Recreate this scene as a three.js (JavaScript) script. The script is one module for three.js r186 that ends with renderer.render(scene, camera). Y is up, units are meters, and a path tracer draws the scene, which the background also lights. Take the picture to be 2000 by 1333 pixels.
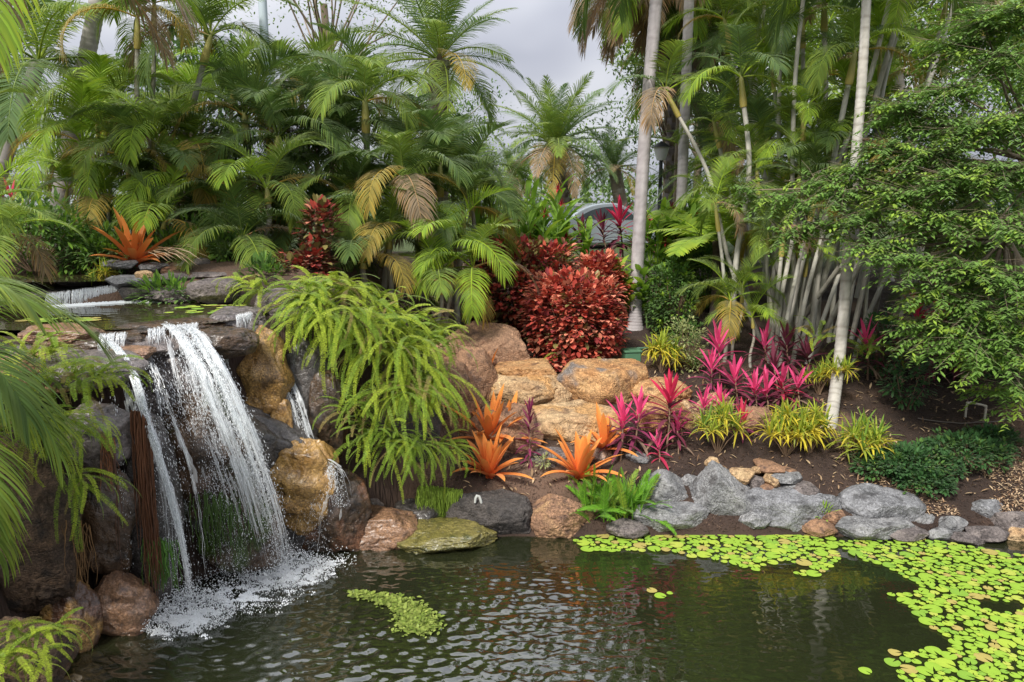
import * as THREE from 'three';
import { ImprovedNoise } from 'three/addons/math/ImprovedNoise.js';
import { mergeGeometries, mergeVertices } from 'three/addons/utils/BufferGeometryUtils.js';
import { RoundedBoxGeometry } from 'three/addons/geometries/RoundedBoxGeometry.js';

// ---------- camera, sky, sun, exposure ----------
const scene = new THREE.Scene();
const camera = new THREE.PerspectiveCamera(47.6, 1024 / 682, 0.1, 600);
camera.position.set(0, 3.6, 0);
camera.rotation.set(-10 * Math.PI / 180, 0, 0);
const renderer = new THREE.WebGLRenderer({ antialias: true });
renderer.setSize(1024, 682);
renderer.toneMapping = THREE.LinearToneMapping;
renderer.toneMappingExposure = 3.1;
renderer.shadowMap.enabled = true;
const noise = new ImprovedNoise();
const n3 = (x, y, z) => noise.noise(x, y, z);
const fbm = (x, y, z, o = 4) => { let a = 0, k = 1, s = 0; for (let i = 0; i < o; i++) { a += k * n3(x, y, z); s += k; k *= .5; x = x * 2.03 + 7.1; y = y * 2.03 + 3.7; z = z * 2.03 + 5.3; } return a / s; };
{ // overcast sky: brighter overhead than at the horizon, soft cloud structure
  const w = 512, h = 256, data = new Float32Array(w * h * 4);
  for (let j = 0; j < h; j++) for (let i = 0; i < w; i++) {
    const el = ((j + .5) / h - .5) * Math.PI, az = ((i + .5) / w) * 2 * Math.PI;
    const x = Math.cos(el) * Math.cos(az), y = Math.sin(el), z = Math.cos(el) * Math.sin(az);
    const s = Math.max(0, y), k = 1 / (.25 + s);
    let L = .51 * (1 + 2 * s) / 3;
    const c = fbm(x * k * 1.6 + 3, y * 2, z * k * 1.6, 5);
    L *= 1 + .85 * c;
    const t = Math.max(-1, Math.min(1, c * 2.2));
    const o = (j * w + i) * 4;
    data[o] = L * (.94 + .05 * t); data[o + 1] = L * (.975 + .03 * t); data[o + 2] = L * (1.09 - .06 * t); data[o + 3] = 1;
  }
  const sky = new THREE.DataTexture(data, w, h, THREE.RGBAFormat, THREE.FloatType);
  sky.mapping = THREE.EquirectangularReflectionMapping; sky.magFilter = THREE.LinearFilter; sky.minFilter = THREE.LinearFilter; sky.wrapS = THREE.RepeatWrapping; sky.needsUpdate = true;
  scene.background = sky; scene.environment = sky;
}
const sun = new THREE.DirectionalLight(new THREE.Color(1, .955, .88), 1.5);
sun.position.set(-9, 22, 8); sun.target.position.set(0, 1, -10);
sun.castShadow = true; sun.shadow.radius = 20; sun.shadow.mapSize.set(4096, 4096);
Object.assign(sun.shadow.camera, { left: -30, right: 30, top: 30, bottom: -30, near: 1, far: 90 });
scene.add(sun, sun.target);

// ---------- helpers ----------
const rng = s => () => { s |= 0; s = s + 0x6D2B79F5 | 0; let t = Math.imul(s ^ s >>> 15, 1 | s); t = t + Math.imul(t ^ t >>> 7, 61 | t) ^ t; return ((t ^ t >>> 14) >>> 0) / 4294967296; };
const lerp = (a, b, t) => a + (b - a) * t, clamp = (v, a = 0, b = 1) => Math.min(b, Math.max(a, v));
const ss = (a, b, v) => { const k = clamp((v - a) / (b - a)); return k * k * (3 - 2 * k); };
const mix3 = (a, b, t) => [lerp(a[0], b[0], t), lerp(a[1], b[1], t), lerp(a[2], b[2], t)];
const cross = (a, b) => [a[1] * b[2] - a[2] * b[1], a[2] * b[0] - a[0] * b[2], a[0] * b[1] - a[1] * b[0]];
const nrm = a => { const l = Math.hypot(a[0], a[1], a[2]) || 1; return [a[0] / l, a[1] / l, a[2] / l]; };
const interp = (v, a, b) => { if (v <= a[0]) return b[0]; for (let i = 1; i < a.length; i++) if (v <= a[i]) return lerp(b[i - 1], b[i], (v - a[i - 1]) / (a[i] - a[i - 1])); return b[b.length - 1]; };
class MB {
  constructor() { this.p = []; this.c = []; this.u = []; this.i = []; }
  v(x, y, z, c, u = 0, v = 0) { this.p.push(x, y, z); this.c.push(c[0], c[1], c[2]); this.u.push(u, v); return this.p.length / 3 - 1; }
  t(a, b, c) { this.i.push(a, b, c); }
  q(a, b, c, d) { this.i.push(a, b, c, a, c, d); }
  geo(move) {
    const g = new THREE.BufferGeometry();
    g.setAttribute('position', new THREE.Float32BufferAttribute(this.p, 3));
    g.setAttribute('color', new THREE.Float32BufferAttribute(this.c, 3));
    g.setAttribute('uv', new THREE.Float32BufferAttribute(this.u, 2));
    g.setIndex(this.i); if (move) g.translate(...move);
    g.computeVertexNormals(); return g;
  }
}
const used = {};
const numbered = n => { used[n] = (used[n] ?? -1) + 1; return used[n] ? `${n}_${String(used[n]).padStart(3, '0')}` : n; };
function tag(o, label, category, group, kind) { o.userData.label = label; if (category) o.userData.category = category; if (group) o.userData.group = group; if (kind) o.userData.kind = kind; return o; }
function thing(name, label, category, pos = [0, 0, 0], group, kind) { const o = new THREE.Group(); o.name = numbered(name); o.position.set(...pos); scene.add(o); return tag(o, label, category, group, kind); }
function mesh(name, geo, mat, parent) { const m = new THREE.Mesh(geo, mat); m.name = parent ? name : numbered(name); m.castShadow = m.receiveShadow = true; (parent || scene).add(m); return m; }
function stuffPart(m) { m.userData.kind = 'stuff'; return m; }

// ---------- textures (grain only) and materials ----------
function grain(size, fn) {
  const d = new Uint8Array(size * size * 4);
  for (let j = 0; j < size; j++) for (let i = 0; i < size; i++) { const v = clamp(fn(i / size, j / size)) * 255, o = (j * size + i) * 4; d[o] = d[o + 1] = d[o + 2] = v; d[o + 3] = 255; }
  const t = new THREE.DataTexture(d, size, size); t.wrapS = t.wrapT = THREE.RepeatWrapping; t.magFilter = THREE.LinearFilter; t.needsUpdate = true; return t;
}
const tile = (u, v, f, z, o) => { // seamless fbm
  const g = (a, b) => fbm(a * f, b * f, z, o), s = x => x * x * (3 - 2 * x);
  return lerp(lerp(g(u, v), g(u - 1, v), s(u)), lerp(g(u, v - 1), g(u - 1, v - 1), s(u)), s(v));
};
const rockBump = grain(1024, (u, v) => { const a = tile(u, v, 7, 1, 7), p = tile(u, v, 60, 6, 3), c = 1 - Math.abs(tile(u, v, 3.5, 4, 5)) * 9; return .55 + a * .6 + p * .28 - Math.max(0, c - .55) * .5; });
const rockTone = grain(1024, (u, v) => .74 + tile(u, v, 40, 12, 5) * .5 + tile(u, v, 11, 14, 4) * .3 - Math.max(0, tile(u, v, 90, 16, 2) - .12) * .9); rockTone.colorSpace = THREE.SRGBColorSpace;
const soilBump = grain(512, (u, v) => .5 + tile(u, v, 26, 8, 4) * .9);
const barkBump = grain(256, (u, v) => .5 + tile(u, v, 10, 2, 5) * .8);
const std = (rgb, o = {}) => { const m = new THREE.MeshPhysicalMaterial({ roughness: .8, side: THREE.DoubleSide, vertexColors: true, ...o }); m.color.setRGB(...rgb); return m; };
const leafMat = (rgb, o = {}) => std(rgb, { roughness: .95, specularIntensity: .35, transmission: .45, thickness: 0, clearcoat: .16, clearcoatRoughness: .36, ...o });
const M = {
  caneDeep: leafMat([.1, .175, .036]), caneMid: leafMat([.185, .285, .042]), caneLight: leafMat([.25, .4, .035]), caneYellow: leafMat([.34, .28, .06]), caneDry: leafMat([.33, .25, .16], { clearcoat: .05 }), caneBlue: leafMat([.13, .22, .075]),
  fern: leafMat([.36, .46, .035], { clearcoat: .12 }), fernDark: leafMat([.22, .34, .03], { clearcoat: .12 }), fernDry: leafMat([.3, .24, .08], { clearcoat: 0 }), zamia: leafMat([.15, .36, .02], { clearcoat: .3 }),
  ficus: leafMat([.175, .32, .05], { clearcoat: .25 }), ficusNew: leafMat([.31, .46, .05], { clearcoat: .25 }), shrub: leafMat([.1, .2, .04]), shrubPale: leafMat([.42, .46, .2]), ground: leafMat([.06, .16, .045], { clearcoat: .35 }), lime: leafMat([.28, .44, .04]), ginger: leafMat([.17, .32, .03], { clearcoat: .3 }),
  farLeaf: leafMat([.16, .25, .045], { clearcoat: .1 }), farBright: leafMat([.3, .42, .05], { clearcoat: .1 }), farBlue: leafMat([.11, .19, .055], { clearcoat: .1 }),
  acalypha: leafMat([1, 1, 1], { clearcoat: .3, transmission: .2 }), brom: leafMat([1, 1, 1], { clearcoat: .35, transmission: .25 }),
  pink: leafMat([.72, .085, .24], { clearcoat: .35 }), crimson: leafMat([.55, .03, .09], { clearcoat: .35 }), maroon: leafMat([.13, .025, .045], { clearcoat: .4, transmission: .15 }), purple: leafMat([.17, .025, .07], { clearcoat: .35, transmission: .15 }),
  yellow: leafMat([.62, .55, .04], { clearcoat: .25 }), yellowGreen: leafMat([.32, .4, .04], { clearcoat: .25 }),
  pad: leafMat([1, 1, 1], { clearcoat: .2, clearcoatRoughness: .3, transmission: .12 }),
  caneStem: std([1, 1, 1], { roughness: .75, bumpMap: barkBump, bumpScale: .004 }), trunk: std([1, 1, 1], { roughness: .85, bumpMap: barkBump, bumpScale: .008 }), stem: std([.2, .13, .08], { roughness: .9 }), branch: std([.22, .17, .12], { roughness: .9 }),
  shaft: std([1, 1, 1], { roughness: .5 }),
  rock: std([1.7, 1.7, 1.7], { roughness: .85, map: rockTone, bumpMap: rockBump, bumpScale: .035 }), wetRock: std([1.6, 1.6, 1.6], { roughness: .38, map: rockTone, bumpMap: rockBump, bumpScale: .022, clearcoat: .35, clearcoatRoughness: .25 }),
  soil: std([1, 1, 1], { roughness: 1, bumpMap: soilBump, bumpScale: .03 }),
  litter: std([1, 1, 1], { roughness: .95 }), root: std([1, 1, 1], { roughness: .6 }),
  sheet: std([.96, .98, .99], { roughness: .3, transmission: .82 }),
  fall: std([.95, .97, .98], { roughness: .15, transmission: .4 }), foam: std([.93, .95, .96], { roughness: .5 }),
};
// water: murky, smooth, opaque with depth
M.water = std([.016, .019, .008], { roughness: .03, ior: 2.3, vertexColors: false });
M.upperWater = std([.05, .045, .02], { roughness: .04, ior: 1.7, vertexColors: false });

// ---------- ground heights ----------
function H(x, z) {
  const d = -z;
  const r = interp(d, [6.5, 7.7, 8.05, 8.5, 9, 10, 11, 12, 13.5, 16, 20], [-.8, -.45, .06, .38, .58, .92, 1.12, 1.3, 1.55, 2.0, 2.15]);
  const l = interp(d, [3, 4, 6, 7, 9, 10, 12, 20], [1.2, 1.5, 2.0, 2.36, 2.42, 2.8, 2.9, 2.4]);
  const w = ss(-.2, -3, x) * ss(8.2, 9.6, d), hr = lerp(r, l, w);
  const s = (x + 3.7) * -.654 + (d - 5.97) * .757, c = Math.max(ss(.2, .75, s), ss(-3.55, -4.3, x));
  const hl = lerp(-.8, l, c), hl2 = d < 9 ? hl : lerp(hl, hr, ss(9, 10, d) * ss(-3.4, -2.2, x));
  return lerp(hr, hl2, ss(-.9, -1.7, x));
}
const inPond2 = (x, z) => { const a = (x + 4.25) / 1.5, b = (-z - 8.25) / 1.12; return 1 - Math.hypot(a, b); };
const inStream = (x, z) => { const a = (x + 5.9) / 1.6, b = (-z - 10) / .75; return 1 - Math.hypot(a, b); };
function ground(x, z) {
  let y = H(x, z) + .05 * fbm(x * 1.1, 3, z * 1.1, 3) + .025 * n3(x * 5, 1, z * 5);
  y = Math.min(y, lerp(y, 2.15, ss(0, .25, inPond2(x, z))));
  return Math.min(y, lerp(y, 2.5, ss(0, .3, inStream(x, z))));
}
{
  const xs = [], zs = [];
  for (let x = -7.2; x <= 8.5; x += .085) xs.push(x);
  for (let k = 1, x = xs[xs.length - 1], y = xs[0]; k < 22; k++) { const s = .12 * Math.pow(1.42, k); xs.push(x += s); xs.unshift(y -= s); }
  for (let z = -17; z <= -3.2; z += .085) zs.push(z);
  for (let k = 1, a = zs[zs.length - 1], c = zs[0]; k < 22; k++) { const s = .12 * Math.pow(1.42, k); zs.push(a += s); zs.unshift(c -= s); }
  const b = new MB();
  for (const z of zs) for (const x of xs) {
    let y = ground(x, z);
    if (z > -3.2) y = lerp(y, 1.4, ss(8, 14, Math.max(Math.abs(x) - 4, z)));
    if (x > 8) y = lerp(y, 1.6, ss(8, 12, x) * ss(-9, -4, z));
    const a = fbm(x * 1.7, 9, z * 1.7, 4), g = ss(-17, -22, z);
    let c = mix3([.026, .016, .012], [.06, .036, .025], clamp(.5 + a * 1.6));
    const dry = ss(.1, .35, fbm(x * .8 + 4, 2, z * .8, 3) + .25 * ss(2.5, 0, x)) * ss(-8, -8.6, z);
    c = mix3(c, [.17, .105, .07], dry * .8);
    c = mix3(c, [.07, .1, .03], g);
    b.v(x, y, z, c, x * 1.3, z * 1.3);
  }
  const n = xs.length;
  for (let j = 0; j < zs.length - 1; j++) for (let i = 0; i < n - 1; i++) { const a = j * n + i; b.q(a, a + n, a + n + 1, a + 1); }
  tag(mesh('garden_ground', b.geo(), M.soil), 'dark mulched garden ground rising behind the pond', 'ground', null, 'structure');
}
// ---------- water surfaces ----------
const splash = [[-2.87,-0.03,-6.30], [-2.21,0.11,-7.10]];
{
  const S1 = splash[0], S2 = splash[1];
  const wave = (x, z) => {
    const d1 = Math.hypot(x - S1[0], z - S1[2]), d2 = Math.hypot(x - S2[0], z - S2[2]);
    const wp = fbm(x * 1.3, 0, z * 1.3, 3) * 2.6;
    const env = .0085 * Math.exp(-Math.min(d1, d2) / 1.7) + .0095 * Math.exp(-Math.pow(Math.hypot((x + .35) / 1.5, (z + 5.4) / 1.25), 2)) + .00045;
    const near = Math.exp(-Math.min(d1, d2) / 1.6);
    let h = (Math.sin(d1 * 44 + wp * 2.2) + Math.sin(d2 * 50 + wp * 2.6 + 1)) * (.12 + .4 * near);
    h += 2.0 * fbm(x * 4.6 + 1.6 * z, 5, z * 14.5 + x * 2, 3) + .7 * fbm(x * 11, 11, z * 26, 2);
    const chop = Math.exp(-Math.min(d1, d2) / .9) * .018 * fbm(x * 9, 21, z * 9, 3);
    return h * env + chop + .002 * fbm(x * 1.2, 31, z * 2, 2);
  };
  const b = new MB(), x0 = -4.6, x1 = 6.6, z0 = -8.6, z1 = -3.6, nx = 520, nz = 300, W = [1, 1, 1];
  for (let j = 0; j <= nz; j++) for (let i = 0; i <= nx; i++) {
    const x = lerp(x0, x1, i / nx), z = lerp(z0, z1, j / nz), e = ss(0, .04, i / nx) * ss(1, .96, i / nx) * ss(1, .95, j / nz);
    b.v(x, wave(x, z) * e, z, W);
  }
  for (let j = 0; j < nz; j++) for (let i = 0; i < nx; i++) { const a = j * (nx + 1) + i; b.q(a, a + nx + 1, a + nx + 2, a + 1); }
  const rect = (a, c, e, f) => { const q = [b.v(a, 0, e, W), b.v(a, 0, f, W), b.v(c, 0, f, W), b.v(c, 0, e, W)]; b.q(...q); };
  rect(x0, x1, z1, 14); rect(x1, 14, z0, 14); rect(-14, x0, z0, 14);
  tag(mesh('pond_water', b.geo(), M.water), 'dark rippled pond water in the foreground', 'water', null, 'structure');
  const sheet = (name, label, fn, lvl, cx, cz, rx, rz, lip) => {
    const g = new MB(), n = 90; for (let j = 0; j <= n; j++) for (let i = 0; i <= n; i++) {
      const x = cx + rx * (i / n * 2 - 1), z = cz + rz * (j / n * 2 - 1);
      g.v(x, lvl + .0022 * fbm(x * 7, 2, z * 14, 2), z, W);
    }
    for (let j = 0; j < n; j++) for (let i = 0; i < n; i++) { const x = cx + rx * ((i + .5) / n * 2 - 1), z = cz + rz * ((j + .5) / n * 2 - 1); if (fn(x, z) > -.06) { const a = j * (n + 1) + i; g.q(a, a + n + 1, a + n + 2, a + 1); } }
    tag(mesh(name, g.geo(), M.upperWater), label, 'water', null, 'structure');
  };
  sheet('upper_pool_water', 'shallow still water of the upper pool above the waterfall', inPond2, 2.45, -4.25, -8.25, 1.75, 1.4);
  sheet('stream_water', 'narrow stream water above the small cascade', inStream, 2.69, -5.9, -10, 1.9, .95);
}

// ---------- rocks ----------
const pal = {
  grey: [[.15, .15, .155], [.27, .27, .28], [.075, .073, .075]], blue: [[.17, .17, .172], [.31, .305, .3], [.085, .08, .078]],
  orange: [[.43, .21, .08], [.54, .33, .15], [.19, .1, .05]], tan: [[.42, .26, .13], [.57, .4, .22], [.18, .105, .06]], brown: [[.24, .135, .08], [.36, .2, .11], [.1, .06, .045]],
  dark: [[.055, .048, .044], [.1, .085, .075], [.025, .022, .02]], wet: [[.055, .037, .025], [.12, .07, .037], [.014, .011, .009]], ochre: [[.3, .16, .045], [.46, .28, .09], [.09, .05, .02]], slate: [[.12, .1, .095], [.22, .185, .17], [.05, .04, .038]], moss: [[.14, .13, .03], [.24, .2, .06], [.05, .06, .015]],
};
const icoCache = {};
function ico(d) { if (!icoCache[d]) { let g = new THREE.IcosahedronGeometry(1, d); g.deleteAttribute('normal'); g.deleteAttribute('uv'); icoCache[d] = mergeVertices(g, 1e-5); } return icoCache[d]; }
function boxUv(geo, S) { // grain laid on in metres from the side each face points to
  const g = geo.toNonIndexed(), p = g.attributes.position, u = g.attributes.uv;
  for (let i = 0; i < p.count; i += 3) {
    const P = [0, 1, 2].map(k => [p.getX(i + k), p.getY(i + k), p.getZ(i + k)]), n = cross([0, 1, 2].map(k => P[1][k] - P[0][k]), [0, 1, 2].map(k => P[2][k] - P[0][k])).map(Math.abs);
    for (let k = 0; k < 3; k++) { const [x, y, z] = P[k]; const w = n[1] > n[0] && n[1] > n[2] ? [x, z] : n[0] > n[2] ? [z, y] : [x, y]; u.setXY(i + k, w[0] * 1.2 + S, w[1] * 1.2 + S * .7); }
  }
  return g;
}
function rockGeo(seed, sx, sy, sz, palette, { detail = 18, facets = 17, rough = 1, strata = 0, flat = 0, point = 0, stain = null, stainAt = 0 } = {}) {
  const r = rng(seed * 977 + 13), P = [], pl = pal[palette], S = seed * 3.17;
  for (let i = 0; i < facets; i++) { const y = lerp(-1, 1, (i + .5) / facets), a = i * 2.4 + r() * 1.2, q = Math.sqrt(1 - y * y); P.push([q * Math.cos(a), y, q * Math.sin(a), .7 + r() * .3]); }
  if (flat) P.push([.06 * (r() - .5), 1, .12, .62]);
  if (point) { P.push(nrm([-.75, .5, .2]).concat(.55)); P.push(nrm([.6, .75, .15]).concat(.6)); }
  const g0 = ico(detail), p = g0.attributes.position, b = new MB(), size = Math.max(sx, sy, sz);
  for (let i = 0; i < p.count; i++) {
    const n = nrm([p.getX(i), p.getY(i), p.getZ(i)]);
    let R = 1.05; for (const [x, y, z, h] of P) { const t = n[0] * x + n[1] * y + n[2] * z; if (t > .08) { const q = h / t, k = .035, e = clamp(.5 + .5 * (q - R) / k); R = lerp(q, R, e) - k * e * (1 - e); } }
    const f = fbm(n[0] * 1.7 + S, n[1] * 1.7, n[2] * 1.7 + S, 5);
    R *= 1 + rough * (.07 * f + .05 * fbm(n[0] * 5 + S, n[1] * 5, n[2] * 5, 3) + .018 * fbm(n[0] * 17 + S, n[1] * 17, n[2] * 17, 2));
    R -= rough * .055 * ss(.07, 0, Math.abs(fbm(n[0] * 2.1 - S, n[1] * 2.1 + S, n[2] * 2.1, 3)));
    let x = n[0] * R * sx, y = n[1] * R * sy, z = n[2] * R * sz;
    if (strata) { const st = Math.sin((y + .25 * x + .06 * f) * strata); const k = .045 * st * size; x += n[0] * k; z += n[2] * k; }
    const X = x / Math.max(size, .25), Y = y / Math.max(size, .25), Z = z / Math.max(size, .25);
    const a = clamp(.5 + 1.5 * fbm(X * 2 + S, Y * 2.6, Z * 2 - S, 5)), c2 = ss(.12, .36, fbm(X * 3.3 - S, Y * 5, Z * 3.3 + 9, 5)), fine = 1 + .55 * fbm(X * 16 + S, Y * 22, Z * 16, 3);
    let c = mix3(pl[0], pl[1], a); c = mix3(c, pl[2], c2 * .85);
    if (stain) c = mix3(c, stain, ss(-.1, .2, fbm(X * 2.2 + 4, Y * 1.3, Z * 2.2 + S, 4) + stainAt));
    c = c.map(k => k * fine);
    b.v(x, y, z, c, (x + z * .7) * 1.1 + S, (y + z * .9) * 1.1);
  }
  b.i = Array.from(g0.index.array); return boxUv(b.geo(), S);
}
let rs = 1;
// a rock centred at c, w wide and h high, dz deep relative to its width
function rock(label, palette, c, [w, h], o = {}) {
  const seed = o.seed ?? rs++, m = mesh(o.name || 'boulder', rockGeo(seed, w * .6, h * .68, w * .6 * (o.dz ?? .8), palette, { detail: w > .6 ? 25 : w > .25 ? 17 : 8, ...o }), o.wet ? M.wetRock : M.rock);
  m.position.set(...c); m.rotation.y = o.turn ?? 0; m.rotation.z = o.tilt ?? 0;
  return tag(m, label, 'rock', o.group);
}
// pond edge, right of the fall
rock('pointed grey slab boulder, tallest on the pond edge', 'blue', [2.36,0.22,-8.40],[0.88,0.79], { point: 1, dz: .45, rough: .6, seed: 31 });
rock('broad flat-topped grey boulder right of the pointed slab', 'grey', [3.13,0.17,-8.30],[0.96,0.51], { flat: 1, dz: .5, rough: .6, seed: 44 });
rock('rounded grey boulder resting on a low slab at the waterline', 'grey', [4.18,0.18,-8.35],[0.85,0.42], { dz: .6, rough: .55, seed: 12 });
rock('low grey slab at the waterline under the rounded boulder', 'blue', [3.94,0.10,-8.05],[0.79,0.20], { dz: .5, flat: 1, rough: .6, seed: 53 });
rock('round grey boulder left of the pointed slab', 'blue', [1.73,0.33,-8.50],[0.56,0.37], { dz: .7, rough: .5, seed: 15 });
rock('low grey wedge stone beneath the round grey boulder', 'blue', [1.78,0.14,-8.20],[0.75,0.32], { dz: .5, flat: 1, rough: .6, seed: 66 });
rock('brown boulder with an orange foot between the dark boulder and the cycad', 'brown', [0.52,0.12,-8.25],[0.75,0.42], { dz: .7, seed: 17, stain: [.4, .24, .12], stainAt: -.12 });
rock('charcoal black boulder at the waterline carrying a small spike', 'dark', [-0.20,0.19,-8.20],[0.92,0.48], { dz: .55, flat: 1, seed: 78 });
rock('flat mossy ochre slab lying half in the water', 'moss', [-0.70,0.08,-7.85],[0.97,0.25], { dz: .6, flat: 1, seed: 19, wet: 1 });
rock('brown angular slab at the foot of the waterfall rocks', 'brown', [-1.54,0.11,-7.95],[0.89,0.50], { dz: .7, flat: 1, seed: 80, wet: 1, tilt: .12 });
rock('dark wet cobble behind the brown angular slab', 'slate', [-1.67,0.23,-8.30],[0.35,0.17], { wet: 1, seed: 21 });
rock('bright small tan stone at the heap beside the yellow shrub', 'tan', [2.37,0.59,-8.75],[0.16,0.12], { name: 'stone' });
const heap = [[2.66,0.51,-8.55],[0.27,0.17], [3.03,0.55,-8.75],[0.38,0.10], [3.19,0.48,-8.60],[0.42,0.11], [2.82,0.41,-8.55],[0.17,0.20], [3.01,0.46,-8.55],[0.26,0.12], [2.98,0.38,-8.50],[0.25,0.11], [3.16,0.40,-8.50],[0.20,0.08], [3.37,0.39,-8.50],[0.39,0.09], [2.88,0.53,-8.70],[0.14,0.08], [3.25,0.52,-8.70],[0.18,0.06], [3.03,0.33,-8.42],[0.18,0.11]];
const heapLabels = ['leftmost tan stone of the heap above the grey boulders', 'flat brown stone topping the heap above the grey boulders', 'long blue-grey stone at the right of the stone heap', 'upright dark stone at the left of the stone heap', 'rounded tan stone at the centre of the stone heap', 'brown stone below the centre of the stone heap', 'small blue-grey stone low right in the stone heap', 'flat dark stone at the right end of the stone heap', 'small tan stone high left in the stone heap', 'thin brown stone high right in the stone heap', 'lowest blue-grey stone of the heap touching the broad boulder'];
for (let i = 0; i < heap.length; i += 2) rock(heapLabels[i / 2], ['tan', 'brown', 'blue', 'slate'][i / 2 % 4], heap[i], heap[i + 1], { name: 'river_stone', dz: .7, rough: .4, flat: 1, group: 'river stones heaped above the grey boulders', turn: i });
const edge = [
  ['wet grey stone low between pointed slab and broad boulder', 'blue', [2.73,0.12,-8.15],[0.34,0.17]], ['low grey stone at the waterline before the cycad', 'slate', [1.27,0.08,-8.05],[0.40,0.15]], ['brown stone at the waterline under the broad boulder', 'brown', [3.39,0.08,-8.05],[0.34,0.14]], ['rounded pale stone in the right shore row', 'blue', [4.70,0.04,-7.98],[0.26,0.11]], ['small brown stone above the right shore row', 'brown', [5.67,0.21,-8.60],[0.26,0.11]], ['dark stone half sunk at the right waterline', 'slate', [4.94,0.03,-7.90],[0.33,0.10]],
  ['pale tan stone between the two largest right-hand grey boulders', 'tan', [3.65,0.23,-8.50],[0.30,0.15]], ['long brown stone at the edge of the dark green ground cover', 'brown', [4.45,0.27,-8.75],[0.47,0.16]], ['brown stone hidden behind the rounded grey boulder', 'brown', [4.71,0.19,-8.60],[0.30,0.20]],
  ['squat brown stone below the dark green ground cover', 'slate', [4.91,0.16,-8.55],[0.31,0.24]], ['flat grey stone among the dead leaves above the shore', 'slate', [5.16,0.23,-8.75],[0.43,0.13]], ['pale blue stone at the waterline right of the rounded boulder', 'blue', [4.61,0.09,-8.20],[0.29,0.16]],
  ['angular blue-grey stone at the waterline near the leaf litter', 'blue', [4.88,0.09,-8.10],[0.30,0.16]], ['grey boulder amid leaf litter near the right edge', 'grey', [5.37,0.15,-8.30],[0.38,0.28]], ['small grey stone leaning on the boulder in the leaf litter', 'blue', [5.30,0.16,-8.45],[0.21,0.24]],
  ['round brown-grey stone at the right edge of the bank', 'slate', [5.54,0.12,-8.10],[0.35,0.23]], ['pale stone lowest at the right edge of the shore', 'tan', [5.55,0.04,-7.95],[0.26,0.15]], ['dark flat stone highest at the right edge of the bank', 'slate', [5.81,0.16,-8.45],[0.33,0.13]],
  ['tan stone half buried in the leaf litter', 'tan', [5.16,0.18,-8.50],[0.27,0.11]], ['low wet stone at the waterline left of the last stones', 'slate', [5.17,0.07,-7.95],[0.39,0.12]], ['small pale pebble above the charcoal boulder', 'blue', [0.33,0.23,-8.55],[0.20,0.08]],
  ['long low stone at the right waterline', 'slate', [4.30,0.06,-8.00],[0.45,0.11]], ['grey filler stone tucked between round boulder and pointed slab', 'blue', [2.09,0.39,-8.60],[0.22,0.18]], ['brown filler stone between broad boulder and rounded boulder', 'brown', [3.59,0.12,-8.20],[0.29,0.20]],
];
for (const [l, p, c, s] of edge) rock(l, p, c, s, { name: 'stone', dz: .7, rough: .6 });
// orange boulders on the slope
rock('huge brown boulder under the red hedge', 'brown', [-0.49,1.33,-11.20],[1.44,0.85], { dz: .7, seed: 101, rough: .7, stain: [.34, .2, .12], stainAt: .02 });
rock('flat orange boulder crowning the sunlit pair', 'orange', [0.22,1.25,-10.70],[0.91,0.36], { flat: 1, seed: 102, dz: .7 });
rock('sunlit tan boulder with a sloping top below the flat orange one', 'tan', [0.14,1.06,-10.40],[1.03,0.53], { flat: 1, seed: 103, dz: .7, stain: [.5, .27, .1], stainAt: -.1 });
rock('small wedge of tan rock right of the sunlit tan boulder', 'tan', [0.61,0.94,-10.30],[0.46,0.39], { seed: 104 });
rock('big square orange boulder streaked with grey', 'orange', [1.27,1.09,-10.50],[1.13,0.82], { flat: 1, seed: 105, dz: .7, rough: .6, stain: [.22, .19, .17], stainAt: -.14 });
rock('broad pale orange boulder behind the orange bromeliads', 'tan', [0.83,0.73,-9.70],[1.23,0.67], { flat: 1, seed: 106, dz: .7, stain: [.52, .3, .12], stainAt: -.05 });
rock('low orange rock behind the crimson cordyline', 'orange', [2.04,1.08,-10.30],[0.70,0.34], { flat: 1, seed: 107 });
rock('pale tan stone right of the crimson cordyline', 'tan', [2.27,0.86,-9.80],[0.47,0.42], { seed: 108, point: 1 });
rock('dark brown leaning boulder below the huge brown one', 'brown', [-0.53,1.10,-10.40],[0.60,0.85], { seed: 109, dz: .8 });
rock('orange rock glimpsed between pink and crimson cordylines', 'orange', [1.94,0.81,-9.75],[0.73,0.47], { seed: 110 });
rock('rounded pinkish stone beside the right-hand orange bromeliad', 'brown', [1.04,0.54,-9.10],[0.35,0.25], { seed: 111, rough: .3, stain: [.4, .3, .24], stainAt: 0 });
rock('brown boulder behind the left pair of orange bromeliads', 'brown', [-0.10,0.67,-9.40],[0.97,0.71], { seed: 112, dz: .6 });
rock('dull brown boulder beside the hanging ferns', 'brown', [-0.75,1.02,-9.60],[0.79,1.11], { seed: 113, dz: .7 });
rock('tan rock behind the pink cordylines', 'tan', [2.70,0.91,-10.00],[0.48,0.34], { seed: 114 });
rock('brown rock in the mulch right of the pink cordylines', 'brown', [3.15,0.82,-9.70],[0.46,0.31], { seed: 115 });
rock('small grey stone below the rounded pinkish stone', 'blue', [1.52,0.55,-9.00],[0.31,0.14], { seed: 116, name: 'stone' });
rock('two-toned low stone in the mulch by the pale flowers', 'slate', [0.44,0.52,-9.05],[0.44,0.25], { seed: 117, name: 'stone' });
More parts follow.
